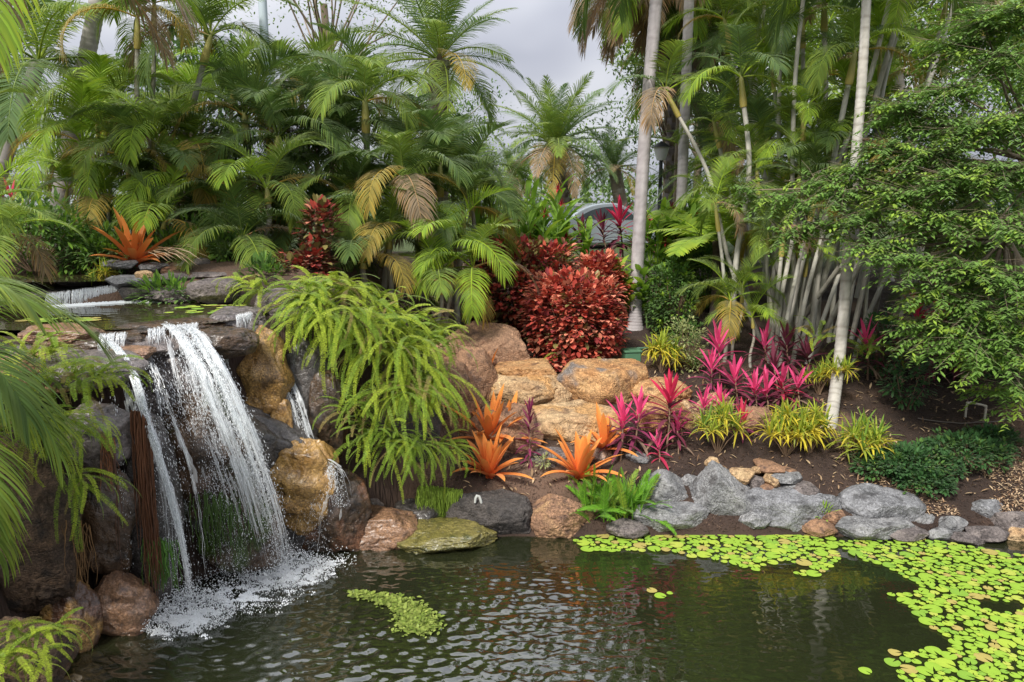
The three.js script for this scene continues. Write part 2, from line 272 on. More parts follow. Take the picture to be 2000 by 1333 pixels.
// rocks round the upper pool
rock('dark rounded slab right of the upper pool', 'slate', [-3.52,2.61,-9.10],[0.63,0.28], { flat: 1, dz: .7, seed: 121, rough: .5 });
rock('brown slab under the fern right of the upper pool', 'slate', [-2.55,2.49,-8.70],[0.70,0.36], { flat: 1, dz: .8, seed: 122, rough: .6 });
const upper = [
  ['flat grey stone left below the big orange bromeliad', 'blue', [-5.10,2.84,-10.10],[0.41,0.11]], ['grey slab at the top right of the small cascade', 'blue', [-4.65,2.68,-9.50],[0.55,0.13]], ['dark stone under the slab beside the small cascade', 'dark', [-4.54,2.55,-9.35],[0.44,0.19]],
  ['white rounded quartz stone at the upper pool', 'tan', [-4.47,2.74,-9.40],[0.19,0.15]], ['flat slate behind the white quartz stone', 'slate', [-4.31,2.68,-9.70],[0.51,0.14]], ['grey slate right of the big orange bromeliad', 'slate', [-4.29,2.79,-10.40],[0.41,0.21]],
  ['thin slate ledge behind the dark rounded slab', 'slate', [-3.84,2.70,-10.00],[0.60,0.13]], ['low stone in the back bank of the upper pool', 'slate', [-4.11,2.53,-9.30],[0.56,0.16]], ['flat stone at the far side of the stream', 'slate', [-5.52,2.64,-9.80],[0.39,0.09]],
  ['grey stone at the foot of the big orange bromeliad', 'blue', [-4.72,2.79,-10.20],[0.34,0.12]], ['brown slate among the dry fallen leaves', 'brown', [-4.34,2.75,-10.10],[0.40,0.12]],
];
for (const [l, p, c, s] of upper) rock(l, p, c, s, { name: 'stone', flat: 1, dz: .9, rough: .6 });
{ // lip under the small cascade and the bar that dams the upper pool
  rock('dark ledge under the small cascade', 'dark', [-5.28, 2.42, -9.5], [1.7, .36], { flat: 1, dz: .3, seed: 131, wet: 1, turn: .585 });
  rock('wet brown ledge at the left of the waterfall lip', 'wet', [-3.84,2.33,-7.05],[0.90,0.24], { flat: 1, dz: .55, seed: 132, wet: 1, strata: 22, name: 'ledge' });
  rock('wet dark bar of rock at the centre of the waterfall lip', 'wet', [-3.35,2.38,-7.45],[0.95,0.22], { flat: 1, dz: .5, seed: 133, wet: 1, name: 'ledge', turn: .55 });
  rock('wet dark overhanging slab at the right of the waterfall lip', 'slate', [-2.88,2.34,-8.00],[0.70,0.43], { flat: 1, dz: .7, seed: 134, wet: 1, name: 'ledge', turn: .4 });
  rock('smooth grey dome of rock under the main fall', 'slate', [-3.23,1.66,-7.22],[0.84,0.94], { dz: .6, seed: 135, wet: 1, rough: .35, facets: 7 });
  rock('broad brown ledge left of the left-hand fall', 'slate', [-3.62,2.23,-6.45],[0.79,0.26], { flat: 1, dz: .7, seed: 136, wet: 1, rough: .7, name: 'ledge' });
}
rock('broad flat wet slab forming the waterfall lip', 'slate', [-3.5, 2.28, -7.5], [2.0, .27], { flat: 1, dz: .5, seed: 161, wet: 1, name: 'lip_slab', turn: .65, rough: .5 });
rock('layered wet shelf at the far left of the lip', 'brown', [-4.10,2.43,-6.95],[0.61,0.19], { flat: 1, dz: .7, seed: 137, wet: 1, strata: 30, name: 'ledge' });
rock('dark cracked shelf between the dome and the overhanging slab', 'wet', [-2.80,2.29,-7.30],[0.59,0.29], { flat: 1, dz: .6, seed: 138, wet: 1, name: 'ledge', turn: .4 });
rock('low brown stone on the shelf left of the dome', 'brown', [-3.39,2.30,-6.75],[0.36,0.14], { flat: 1, seed: 139, wet: 1, name: 'ledge' });
// rocks that build up the waterfall face
rock('tall ochre block right of the main fall', 'ochre', [-2.57,1.81,-7.75],[0.47,0.84], { seed: 141, wet: 1, dz: .8, strata: 16 });
rock('golden ochre boulder low beside the main fall', 'ochre', [-2.15,0.79,-7.55],[0.68,0.79], { seed: 142, wet: 1, dz: .7, strata: 20 });
rock('narrow ochre rock between the main and right-hand falls', 'ochre', [-2.38,1.26,-7.70],[0.32,0.58], { seed: 143, wet: 1 });
rock('rust dark rock under the hanging ferns', 'wet', [-1.97,1.36,-8.00],[0.44,0.82], { seed: 144, wet: 1 });
rock('wet brown bulging rock behind the main fall', 'wet', [-2.92,1.34,-6.95],[0.91,1.01], { seed: 145, wet: 1, dz: .55, strata: 14, facets: 26, stain: [.06, .09, .015], stainAt: -.12 });
rock('dark green slimy rock low behind the main fall', 'wet', [-2.62,0.53,-7.05],[0.74,0.94], { seed: 146, wet: 1, dz: .55, strata: 14, facets: 26, stain: [.05, .085, .012], stainAt: .02 });
rock('wet brown rock at the right foot of the fall', 'wet', [-1.95,0.34,-7.75],[0.81,0.81], { seed: 147, wet: 1, dz: .6, stain: [.22, .1, .05], stainAt: -.1 });
rock('dark block jutting out left of the left-hand fall', 'slate', [-3.50,1.70,-6.25],[0.56,0.47], { seed: 148, wet: 1, dz: .7 });
rock('tall brown pillar rock left of the roots', 'wet', [-3.51,0.95,-6.30],[0.49,1.06], { seed: 149, wet: 1, dz: .8, strata: 11, facets: 24 });
rock('striped grey-brown boulder at the left foot of the fall', 'brown', [-3.37,0.20,-6.15],[0.48,0.44], { seed: 150, wet: 1, dz: .8, strata: 30 });
rock('rusty boulder below the left ferns at the water', 'ochre', [-3.61,0.27,-5.85],[0.38,0.50], { seed: 151, wet: 1, stain: [.1, .05, .03], stainAt: .05 });
rock('dark rock column behind the left-hand fall', 'dark', [-3.26,0.85,-6.55],[0.50,1.51], { seed: 152, wet: 1, dz: .6 });
rock('dark mossy outcrop behind the hanging ferns', 'dark', [-1.53,1.07,-8.95],[1.22,1.84], { seed: 153, dz: .6, rough: .8 });
rock('dark outcrop at the top of the hanging ferns', 'dark', [-2.03,1.90,-8.85],[1.07,0.89], { seed: 154, dz: .7 });
rock('black rock behind the right-hand thin fall', 'dark', [-2.22,1.52,-8.15],[0.67,1.05], { seed: 155, wet: 1 });
rock('dark rock at the left under the fern bank', 'wet', [-3.79,1.14,-5.75],[0.64,1.29], { seed: 156, dz: .7 });
rock('dark low rock under the nearest fern at the left', 'wet', [-3.60,0.30,-5.20],[0.64,0.57], { seed: 157, dz: .7 });
rock('brown ledge beneath the left palm fronds', 'brown', [-4.07,2.19,-6.40],[0.82,0.30], { seed: 158, flat: 1, dz: .8 });
rock('dark stone under the mossy tuft at the waterline', 'dark', [-1.07,0.10,-8.25],[0.58,0.35], { seed: 159, wet: 1 });
rock('dark back wall of rock low behind the falls', 'dark', [-3.10,0.81,-7.70],[2.14,2.03], { seed: 160, wet: 1, dz: .5, facets: 20 });
// ---------- leaf builders ----------
// one tapering blade; o origin, d direction, up its upper side
function blade(b, o, d, up, L, W, n, droop, fold, prof, ca, cb) {
  let p = [...o], dir = nrm(d); const rows = [];
  for (let k = 0; k <= n; k++) {
    const t = k / n, w = W * prof(t) * .5, s = nrm(cross(dir, up)), nn = cross(s, dir), c = mix3(ca, cb, t);
    if (k === n) rows.push([b.v(p[0], p[1], p[2], c)]);
    else if (fold) rows.push([b.v(p[0] - s[0] * w + nn[0] * fold * w, p[1] - s[1] * w + nn[1] * fold * w, p[2] - s[2] * w + nn[2] * fold * w, c), b.v(p[0], p[1], p[2], c), b.v(p[0] + s[0] * w + nn[0] * fold * w, p[1] + s[1] * w + nn[1] * fold * w, p[2] + s[2] * w + nn[2] * fold * w, c)]);
    else rows.push([b.v(p[0] - s[0] * w, p[1] - s[1] * w, p[2] - s[2] * w, c), b.v(p[0] + s[0] * w, p[1] + s[1] * w, p[2] + s[2] * w, c)]);
    p = [p[0] + dir[0] * L / n, p[1] + dir[1] * L / n, p[2] + dir[2] * L / n];
    dir = nrm([dir[0], dir[1] - droop / n, dir[2]]);
  }
  for (let k = 0; k < n; k++) { const A = rows[k], C = rows[k + 1]; if (C.length === 1) for (let j = 0; j < A.length - 1; j++) b.t(A[j], C[0], A[j + 1]); else for (let j = 0; j < A.length - 1; j++) b.q(A[j], C[j], C[j + 1], A[j + 1]); }
}
const lance = t => Math.pow(Math.sin(Math.PI * clamp(.1 + t * .88)), .8), strap = t => t < .75 ? 1 - .15 * Math.abs(t - .3) : Math.max(.05, 1 - (t - .75) * 3.6), oval = t => Math.sin(Math.PI * clamp(.05 + t * .93)), needle = t => clamp(.45 + t * 2.2) * (1 - Math.pow(t, 2.2) * .75);
function tube(b, pts, radii, seg, col) {
  let prev; const rings = [];
  for (let i = 0; i < pts.length; i++) {
    const d = nrm(i < pts.length - 1 ? [0, 1, 2].map(k => pts[i + 1][k] - pts[i][k]) : [0, 1, 2].map(k => pts[i][k] - pts[i - 1][k]));
    let s = prev ? nrm(cross(cross(d, prev), d)) : nrm(cross(d, Math.abs(d[1]) > .9 ? [1, 0, 0] : [0, 1, 0])); prev = s; const e = cross(d, s), ring = [];
    for (let k = 0; k < seg; k++) { const a = k / seg * Math.PI * 2, x = Math.cos(a) * radii[i], y = Math.sin(a) * radii[i]; ring.push(b.v(pts[i][0] + s[0] * x + e[0] * y, pts[i][1] + s[1] * x + e[1] * y, pts[i][2] + s[2] * x + e[2] * y, typeof col === 'function' ? col(i, k) : col, k / seg * .5, i * .05)); }
    rings.push(ring);
  }
  for (let i = 0; i < rings.length - 1; i++) for (let k = 0; k < seg; k++) b.q(rings[i][k], rings[i][(k + 1) % seg], rings[i + 1][(k + 1) % seg], rings[i + 1][k]);
}
// feather frond growing from the origin along +z
function frondGeo(seed, { L = 2, n = 40, ll = .6, lw = .036, a0 = 1, bend = 1.8, vee = .35, ldroop = 1.1, pet = .16, sway = .2, segs = 3, rw = .014, fwd0 = 1.25, fwd1 = .45, tip = [1.5, 1.2, .8], rachis = [1.9, 1.6, 1.1], ragged = .12, power = .55 } = {}) {
  const r = rng(seed * 31 + 7), b = new MB(), N = 26, pts = [], tan = []; let p = [0, 0, 0], yaw = 0; const sw = (r() - .5) * sway * 2;
  for (let i = 0; i <= N; i++) { const t = i / N, a = a0 - bend * Math.pow(t, 1.25); yaw = sw * t; const d = [Math.cos(a) * Math.sin(yaw), Math.sin(a), Math.cos(a) * Math.cos(yaw)]; pts.push(p); tan.push(d); p = [p[0] + d[0] * L / N, p[1] + d[1] * L / N, p[2] + d[2] * L / N]; }
  tube(b, pts.filter((_, i) => i % 2 === 0), pts.filter((_, i) => i % 2 === 0).map((_, i) => rw * (1 - i / (N / 2) * .85)), 4, rachis);
  for (let i = 0; i < n; i++) for (const s of [-1, 1]) {
    if (r() < ragged * .4) continue;
    const q = (i + .5 + (r() - .5) * .4) / n, t = pet + (1 - pet) * q, f = t * N, k = Math.min(N - 1, Math.floor(f)), e = f - k, o = mix3(pts[k], pts[k + 1], e), T = tan[k], S = nrm(cross([0, 1, 0], T).map(v => v * s)), U = nrm(cross(T, cross([0, 1, 0], T)));
    const fa = lerp(fwd0, fwd1, q) + (r() - .5) * .09, v = vee * (1 - .3 * q) + (r() - .5) * .12;
    const d = [0, 1, 2].map(m => S[m] * Math.sin(fa) * Math.cos(v) + T[m] * Math.cos(fa) + U[m] * Math.sin(v) * Math.sin(fa));
    const len = ll * Math.pow(Math.sin(Math.PI * clamp(.14 + q * .8)), power) * (.9 + r() * .2) * (r() < ragged ? .7 : 1), g = .72 + r() * .5, ca = [g, g, g], cb = r() < .5 ? ca : [g * tip[0], g * tip[1], g * tip[2]];
    blade(b, o, d, U, len, lw * (.8 + r() * .4), segs, ldroop * (.8 + r() * .4), 0, needle, ca, cb);
  }
  return b.geo();
}
const setOf = (n, base, vary) => Array.from({ length: n }, (_, i) => frondGeo(base + i, vary(i / (n - 1), i)));
// youngest first: upright to hanging
const cane = setOf(8, 100, t => ({ L: lerp(1.3, 1.6, t), a0: lerp(1.38, .25, t), bend: lerp(1.4, 2.3, t), ll: .48, lw: .019, n: 68, ldroop: lerp(.7, 1.5, t), vee: lerp(.55, .15, t) }));
const caneSmall = setOf(6, 140, t => ({ L: 1.05, a0: lerp(1.35, .2, t), bend: lerp(1.2, 2.0, t), ll: .36, lw: .017, n: 48, ldroop: lerp(.6, 1.3, t), vee: lerp(.5, .1, t) }));
const royal = setOf(7, 180, t => ({ L: 3.0, a0: lerp(1.35, -.3, t), bend: lerp(1.2, 1.3, t), ll: .85, lw: .034, n: 64, ldroop: 1.5, vee: .25, rw: .03, pet: .1 }));
const oil = setOf(7, 220, t => ({ L: 3.6, a0: lerp(1.35, -.15, t), bend: lerp(.6, 1.35, t), ll: .8, lw: .036, n: 64, ldroop: .9, vee: .3, rw: .035, pet: .12, power: .8 }));
const nearFrond = setOf(4, 260, t => ({ L: 1.75, a0: lerp(.75, .2, t), bend: lerp(2.1, 1.7, t), ll: .7, lw: .024, n: 66, segs: 6, ldroop: 1.5, vee: .3, rw: .014, pet: .08, sway: .1, fwd0: 1.1, fwd1: .35 }));
const fernSet = setOf(7, 300, t => ({ L: lerp(.62, 1.0, t), a0: lerp(1.15, .35, t), bend: lerp(1.7, 2.15, t), ll: .055, lw: .0135, n: 50, segs: 2, ldroop: .3, vee: .05, rw: .004, pet: .05, fwd0: 1.35, fwd1: 1.1, power: .5, ragged: .05, tip: [1.1, 1.1, 1], rachis: [.9, .8, .7], sway: .4 }));
const fernHang = setOf(5, 330, t => ({ L: lerp(.9, 1.35, t), a0: lerp(.5, -.1, t), bend: lerp(1.95, 1.4, t), ll: .05, lw: .0135, n: 62, segs: 2, ldroop: .3, vee: .05, rw: .004, pet: .04, fwd0: 1.35, fwd1: 1.1, power: .45, ragged: .06, tip: [1.1, 1.1, 1], rachis: [.9, .8, .7], sway: .3 }));
const zamiaSet = setOf(5, 360, t => ({ L: .5, a0: lerp(1.55, 1.05, t), bend: lerp(.3, 1.5, t), ll: .06, lw: .012, n: 30, segs: 2, ldroop: .2, vee: .25, rw: .006, pet: .15, fwd0: 1.1, fwd1: .5, ragged: .03, tip: [1.2, 1.1, 1] }));
const treeFern = setOf(4, 390, t => ({ L: 1.6, a0: lerp(.6, .2, t), bend: .8, ll: .38, lw: .07, n: 30, segs: 3, ldroop: .4, vee: 0, rw: .012, pet: .12, fwd0: 1.35, fwd1: .8, ragged: 0 }));
const ringTone = (r, base, scar, lichen) => { const ph = r() * 9; return (y, k) => { const q = (y * 9 + ph) % 1, s = q < .16 ? 1 : 0, g = .82 + .36 * fbm(y * 3 + ph, k * .8, ph, 3) + .2 * n3(y * 21, k * 2, 1); let c = mix3(base, scar, s * .75); c = mix3(c, lichen, ss(.05, .3, fbm(y * 1.6 + ph, k * .5, 4, 3)) * .6); return c.map(v => v * g); }; };
function trunkGeo(seed, pts, r0, r1, { seg = 10, tone, ring = .11, flare = 0 } = {}) {
  const cv = new THREE.CatmullRomCurve3(pts.map(p => new THREE.Vector3(...p))), len = cv.getLength(), n = Math.max(8, Math.round(len / ring * 3)), P = [], Q = [], b = new MB();
  for (let i = 0; i <= n; i++) { const t = i / n, p = cv.getPoint(t); P.push([p.x, p.y, p.z]); Q.push(lerp(r0, r1, t) * (1 + flare * Math.exp(-t * len / .25)) * (i % 3 === 0 ? 1.035 : .99)); }
  tube(b, P, Q, seg, (i, k) => tone(i / n * len, k)); return b.geo();
}
const V = (a, s) => a.map(v => v * s);
function addFronds(g, at, set, n, r, { mats, dry = .06, yellow = .1, scale = 1, min = 0, max = 1, yaw0 = r() * 6, list, tilt = .15 } = {}) {
  for (let i = 0; i < n; i++) {
    const t = lerp(min, max, clamp((i + r() * .9) / n)), m = mesh('frond', set[Math.min(set.length - 1, Math.floor(t * set.length))], null, g);
    const old = t > .62; m.material = old && r() < dry * 2 ? M.caneDry : old && r() < yellow * 2 ? M.caneYellow : mats[Math.floor(r() * mats.length)];
    m.position.set(...at); m.rotation.set((r() - .5) * tilt, list ? list[i % list.length] + (r() - .5) * .5 : yaw0 + i * 2.4 + (r() - .5) * .5, (r() - .5) * .35, 'YXZ'); const s = scale * (.85 + r() * .3); m.scale.set(s, s, s);
  }
}
let ps = 500;
// a cane palm: one or more stems, each ending in a crown; stems are [crown point, base x, base z, fronds, scale]
function canePalm(label, stems, o = {}) {
  const r = rng(ps++), base = [stems[0][1], H(stems[0][1], stems[0][2]) - .08, stems[0][2]], g = thing(o.name || 'cane_palm', label, 'palm', base, o.group);
  for (const [top, bx, bz, n = 9, sc = 1] of stems) {
    const by = H(bx, bz) - .1, a = [bx - base[0], by - base[1], bz - base[2]], e = [0, 1, 2].map(k => top[k] - base[k]), h = e[1] - a[1];
    const m1 = [lerp(a[0], e[0], .3) + (o.bow ?? .08) * (r() - .5), a[1] + h * .35, lerp(a[2], e[2], .3)], m2 = [lerp(a[0], e[0], .66) + (o.bow ?? .08) * (r() - .5), a[1] + h * .7, lerp(a[2], e[2], .66)];
    const rad = (o.rad ?? .045) * (.8 + r() * .4), sh = Math.min(.55, h * .25) * (o.shaft ?? 1), dir = nrm([0, 1, 2].map(k => e[k] - m2[k]));
    mesh('stem', trunkGeo(ps, [a, m1, m2, e], rad, rad * .75, { seg: 8, ring: .15, tone: ringTone(r, o.stem ?? [.34, .31, .25], [.5, .48, .42], [.42, .43, .38]) }), M.caneStem, g);
    const b = new MB(), s0 = [0, 1, 2].map(k => e[k] - dir[k] * sh * .5), P = [], Q = [];
    for (let i = 0; i <= 8; i++) { P.push([0, 1, 2].map(k => s0[k] + dir[k] * sh * i / 8)); Q.push(rad * lerp(1.25, .55, Math.pow(i / 8, 1.3)) * (i === 0 ? .85 : 1)); }
    const yc = o.shaftTone ?? [.3, .32, .1]; tube(b, P, Q, 8, i => mix3([.42, .33, .08], yc, i / 8)); mesh('crown_shaft', b.geo(), M.shaft, g);
    addFronds(g, [0, 1, 2].map(k => e[k] + dir[k] * sh * .35), sc < .75 ? caneSmall : cane, n, r, { mats: o.mats ?? [M.caneDeep, M.caneDeep, M.caneMid], dry: o.dry ?? .05, yellow: o.yellow ?? .1, scale: sc < .75 ? sc / .62 : sc, min: o.min, max: o.max });
  }
  return g;
}
// a single tall palm
function tallPalm(name, label, base, top, o = {}) {
  const r = rng(ps++), by = H(base[0], base[1]) - .1, g = thing(name, label, 'palm', [base[0], by, base[1]], o.group), e = [top[0] - base[0], top[1] - by, top[2] - base[1]];
  const pts = o.via ? [[0, 0, 0], ...o.via.map(v => [v[0] - base[0], v[1] - by, v[2] - base[1]]), e] : [[0, 0, 0], [e[0] * .3, e[1] * .33, e[2] * .33], [e[0] * .64, e[1] * .66, e[2] * .66], e];
  mesh('trunk', trunkGeo(ps, pts, o.r0 ?? .17, o.r1 ?? .12, { seg: 14, ring: o.ring ?? .12, flare: o.flare ?? .4, tone: ringTone(r, o.tone ?? [.4, .37, .34], o.scar ?? [.26, .24, .22], o.lichen ?? [.5, .49, .47]) }), M.trunk, g);
  if (o.boots) { const b = new MB(); for (let i = 0; i < 90; i++) { const y = e[1] * (.3 + .7 * i / 90), a = i * 2.4, t = y / e[1], R = lerp(o.r0, o.r1, t); blade(b, [e[0] * t + Math.cos(a) * R, y, e[2] * t + Math.sin(a) * R], [Math.cos(a) * .6, 1, Math.sin(a) * .6], [Math.cos(a), .2, Math.sin(a)], .26, .14, 3, -.2, .3, strap, V([.16, .12, .09], .7 + r() * .6), V([.2, .16, .12], .7 + r() * .6)); } stuffPart(mesh('leaf_bases', b.geo(), M.litter, g)); }
  const sh = o.shaftLen ?? 0; if (sh) { const b = new MB(), P = [], Q = []; for (let i = 0; i <= 8; i++) { P.push([e[0], e[1] + sh * i / 8, e[2]]); Q.push((o.r1 ?? .12) * lerp(1.15, .45, Math.pow(i / 8, 1.5))); } tube(b, P, Q, 10, [.25, .33, .1]); mesh('crown_shaft', b.geo(), M.shaft, g); }
  if (o.n !== 0) addFronds(g, [e[0], e[1] + sh * .9, e[2]], o.set ?? royal, o.n ?? 18, r, { mats: o.mats ?? [M.caneMid, M.caneDeep, M.caneBlue], dry: o.dry ?? .05, yellow: o.yellow ?? .05, scale: o.scale ?? 1, min: o.min, max: o.max, list: o.list });
  return g;
}
// ---------- palms: big clump in the middle ----------
const gMid = 'cane palms massed behind the hanging ferns', gLeft = 'cane palms above the upper pool', gRight = 'slender palms of the right-hand grove';
canePalm('tall cane palm with pale crown shaft topping the middle clump', [[[-2.27,4.97,-12.40], -2.35, -12.6, 13, .95]], { group: gMid, rad: .065, stem: [.36, .36, .3], yellow: .15, mats: [M.caneDeep, M.caneMid] });
canePalm('dark cane palm with a yellow crown shaft left in the middle clump', [[[-3.61,4.45,-12.20], -3.75, -12.2, 12, 1.05], [[-4.27,4.81,-12.80], -4.3, -12.9, 10, 1]], { group: gMid, rad: .06, mats: [M.caneDeep], yellow: .09 });
canePalm('young bright green cane palm in front of the middle clump', [[[-3.48,3.73,-11.20], -3.55, -11.2, 9, .9]], { group: gMid, rad: .045, mats: [M.caneLight, M.caneMid], dry: .1 });
canePalm('cane palm with withered golden fronds in the middle clump', [[[-1.62,3.82,-11.60], -1.95, -11.7, 11, .95], [[-2.31,3.60,-11.80], -2.3, -11.9, 8, .85]], { group: gMid, dry: .1, yellow: .18 });
canePalm('arching cane palm at the right end of the middle clump', [[[-1.11,3.99,-12.20], -1.2, -12.4, 12, .9], [[-0.75,3.37,-12.00], -.85, -12.1, 9, .9]], { group: gMid, mats: [M.caneDeep, M.caneMid], yellow: .09 });
canePalm('small leafy cane palm beside the red hedge', [[[-0.89,2.87,-11.30], -.95, -11.4, 9, .7], [[-0.59,2.58,-11.20], -.68, -11.3, 8, .62], [[-1.03,2.44,-11.10], -1.1, -11.2, 8, .6]], { group: gMid, mats: [M.caneMid, M.caneLight], rad: .03, yellow: .12 });
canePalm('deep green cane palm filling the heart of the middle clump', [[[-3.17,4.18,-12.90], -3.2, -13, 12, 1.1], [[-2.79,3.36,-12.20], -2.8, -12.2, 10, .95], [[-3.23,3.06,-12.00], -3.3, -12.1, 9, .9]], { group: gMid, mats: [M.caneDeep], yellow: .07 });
canePalm('blue green cane palm high at the back of the middle clump', [[[-1.75,4.46,-13.60], -1.7, -13.8, 12, .9], [[-3.31,5.10,-14.00], -3.1, -14.2, 12, .95]], { group: gMid, mats: [M.caneBlue, M.caneDeep] });
canePalm('cane palm with fronds trailing behind the red bush in the middle clump', [[[-2.15,2.73,-11.20], -2.15, -11.2, 9, .85], [[-1.80,3.08,-11.40], -1.8, -11.5, 8, .85]], { group: gMid, yellow: .15, mats: [M.caneDeep, M.caneMid] });
canePalm('low cane palm with golden fronds over the upper rocks', [[[-3.76,3.11,-10.90], -3.75, -11, 9, .9], [[-4.24,3.45,-11.60], -4.2, -11.7, 8, .85]], { group: gMid, yellow: .18, mats: [M.caneMid, M.caneDeep] });
canePalm('tall thin cane palm leaning left of the middle clump', [[[-4.95,6.10,-13.20], -5.6, -13.2, 11, 1.05]], { group: gMid, rad: .06, stem: [.36, .33, .28], yellow: .18, bow: .5 });
canePalm('pale green cane palm rising behind the clump top', [[[-4.18,5.71,-16.00], -4.4, -16.2, 12, .95], [[-3.68,5.84,-17.00], -3.6, -17, 10, .9]], { group: gMid, mats: [M.caneMid, M.caneBlue] });
canePalm('cane palm whose dark fronds fall beside the tall oil palm', [[[-1.08,4.25,-14.50], -1.1, -14.7, 12, .85], [[-0.71,3.77,-13.60], -.65, -13.7, 10, 1]], { group: gMid, mats: [M.caneDeep, M.caneBlue] });
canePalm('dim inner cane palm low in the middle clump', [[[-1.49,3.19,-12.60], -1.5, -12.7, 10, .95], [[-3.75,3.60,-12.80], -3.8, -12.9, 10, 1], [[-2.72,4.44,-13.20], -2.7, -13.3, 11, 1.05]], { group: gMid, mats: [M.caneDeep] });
// left clump
canePalm('bushy cane palm with golden fronds behind the orange bromeliad', [[[-5.72,4.13,-11.80], -5.95, -11.9, 11, .85], [[-5.41,4.44,-12.00], -5.6, -12.2, 10, .9], [[-5.87,3.60,-11.40], -5.95, -11.5, 9, .75]], { group: gLeft, yellow: .18, dry: .06, mats: [M.caneMid, M.caneLight, M.caneDeep], rad: .035 });
canePalm('bushy cane palm left of the dark stems above the stream', [[[-6.66,4.38,-12.30], -6.9, -12.4, 11, .9], [[-6.64,4.89,-12.80], -6.9, -13, 10, .95], [[-6.79,3.75,-12.00], -7, -12.1, 8, .75]], { group: gLeft, yellow: .15, dry: .07, mats: [M.caneMid, M.caneLight], rad: .035 });
canePalm('yellowing cane palm with pale sheaths above the upper pool', [[[-4.97,3.90,-11.60], -5.2, -11.6, 10, .8], [[-4.95,4.37,-12.20], -5.1, -12.2, 10, .9], [[-4.90,3.32,-11.00], -5.0, -11.1, 8, .7]], { group: gLeft, yellow: .21, dry: .07, mats: [M.caneMid, M.caneLight, M.caneDeep], rad: .035 });
canePalm('cane palm with two thin stems reaching to the top edge at the left', [[[-5.88,6.29,-12.80], -6.3, -12.9, 9, .9], [[-5.69,6.56,-13.00], -6.1, -13, 9, .9]], { group: gLeft, rad: .045, stem: [.3, .27, .2], yellow: .12, mats: [M.caneMid] });
canePalm('feathery cane palm high in the left background', [[[-7.37,5.35,-15.00], -7.9, -15.2, 12, .95], [[-6.44,5.39,-15.40], -6.9, -15.5, 12, .95]], { group: gLeft, mats: [M.caneMid, M.caneLight] });
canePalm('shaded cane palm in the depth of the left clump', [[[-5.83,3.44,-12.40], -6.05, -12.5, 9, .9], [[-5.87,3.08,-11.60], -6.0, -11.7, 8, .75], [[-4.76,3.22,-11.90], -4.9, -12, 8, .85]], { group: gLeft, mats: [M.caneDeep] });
canePalm('cane palm with a curving stem beside the pale pole', [[[-5.37,5.74,-15.50], -5.8, -15.6, 11, .95]], { group: gLeft, mats: [M.caneMid, M.caneLight, M.caneDeep], yellow: .12 });
tallPalm('alexander_palm', 'tall palm at the left edge with browning fronds hanging into the picture', [-8.4, -9.6], [-5.73,6.29,-9.40], { r0: .1, r1: .08, n: 16, scale: .85, yellow: .21, dry: .3, shaftLen: .5, mats: [M.caneMid, M.caneLight, M.caneDeep], min: .2 });
// palms that close the view behind the grove
for (const [l, x, z, c, st] of [['broad feathery palm behind the yellow shafted slender palm', 6.6, -18.4, [5.03,7.43,-18.20], oil], ['feathery palm behind the middle of the grove', 8.2, -18, [6.54,6.38,-17.80], oil], ['feathery palm behind the right part of the grove', 10, -18.6, [8.55,7.47,-18.40], oil], ['low feathery palm behind the slender stems', 6.0, -16.6, [5.21,4.65,-16.50], oil], ['low feathery palm right behind the slender stems', 8, -16.4, [6.70,4.32,-16.20], oil], ['low feathery palm between the smooth trunks and the grove', 5.2, -19, [4.80,4.56,-18.80], oil]]) tallPalm('feather_palm', l, [x, z], c, { r0: .12, r1: .1, n: 20, set: st, scale: .62, group: 'feathery palms behind the grove', mats: [M.caneMid, M.caneLight, M.caneBlue], dry: .06, yellow: .1 });
tallPalm('royal_palm', 'grey ringed palm trunk seen at the far left edge', [-11.3, -17], [-10.79,6.56,-17.00], { r0: .16, r1: .14, n: 10, max: .9 });
tallPalm('royal_palm', 'thick pale palm trunk behind the left cane palms', [-10.2, -17.2], [-8.21,8.96,-17.00], { r0: .19, r1: .16, n: 10, scale: .7, max: .6 });
tallPalm('royal_palm', 'second pale trunk left of the thick one behind the left cane palms', [-10.4, -15], [-9.12,6.32,-15.60], { r0: .15, r1: .13, n: 12, yellow: .12 });
// background palms
tallPalm('oil_palm', 'large feather palm standing above the middle clump against the sky', [-2.0, -20.6], [-1.84,7.20,-20.50], { r0: .3, r1: .26, set: oil, n: 30, scale: .74, mats: [M.caneMid, M.caneBlue], boots: 1, tone: [.16, .13, .1] });
tallPalm('oil_palm', 'distant feather palm in the gap beneath the sky', [2.1, -30], [1.64,5.79,-30.00], { r0: .32, r1: .3, set: oil, n: 46, scale: .78, mats: [M.caneBlue, M.caneMid], boots: 1, tone: [.2, .17, .13], dry: .07 });
tallPalm('oil_palm', 'smaller distant palm right of the one in the gap', [4.6, -31], [4.01,4.98,-31.00], { r0: .28, r1: .25, set: oil, n: 28, scale: .52, mats: [M.caneBlue], tone: [.2, .17, .13], dry: .2 });
tallPalm('oil_palm', 'low distant palm left in the gap behind the middle clump', [-.4, -34], [0.11,4.69,-34.00], { r0: .28, r1: .25, set: oil, n: 24, scale: .5, mats: [M.caneBlue, M.caneMid], tone: [.2, .17, .13] });
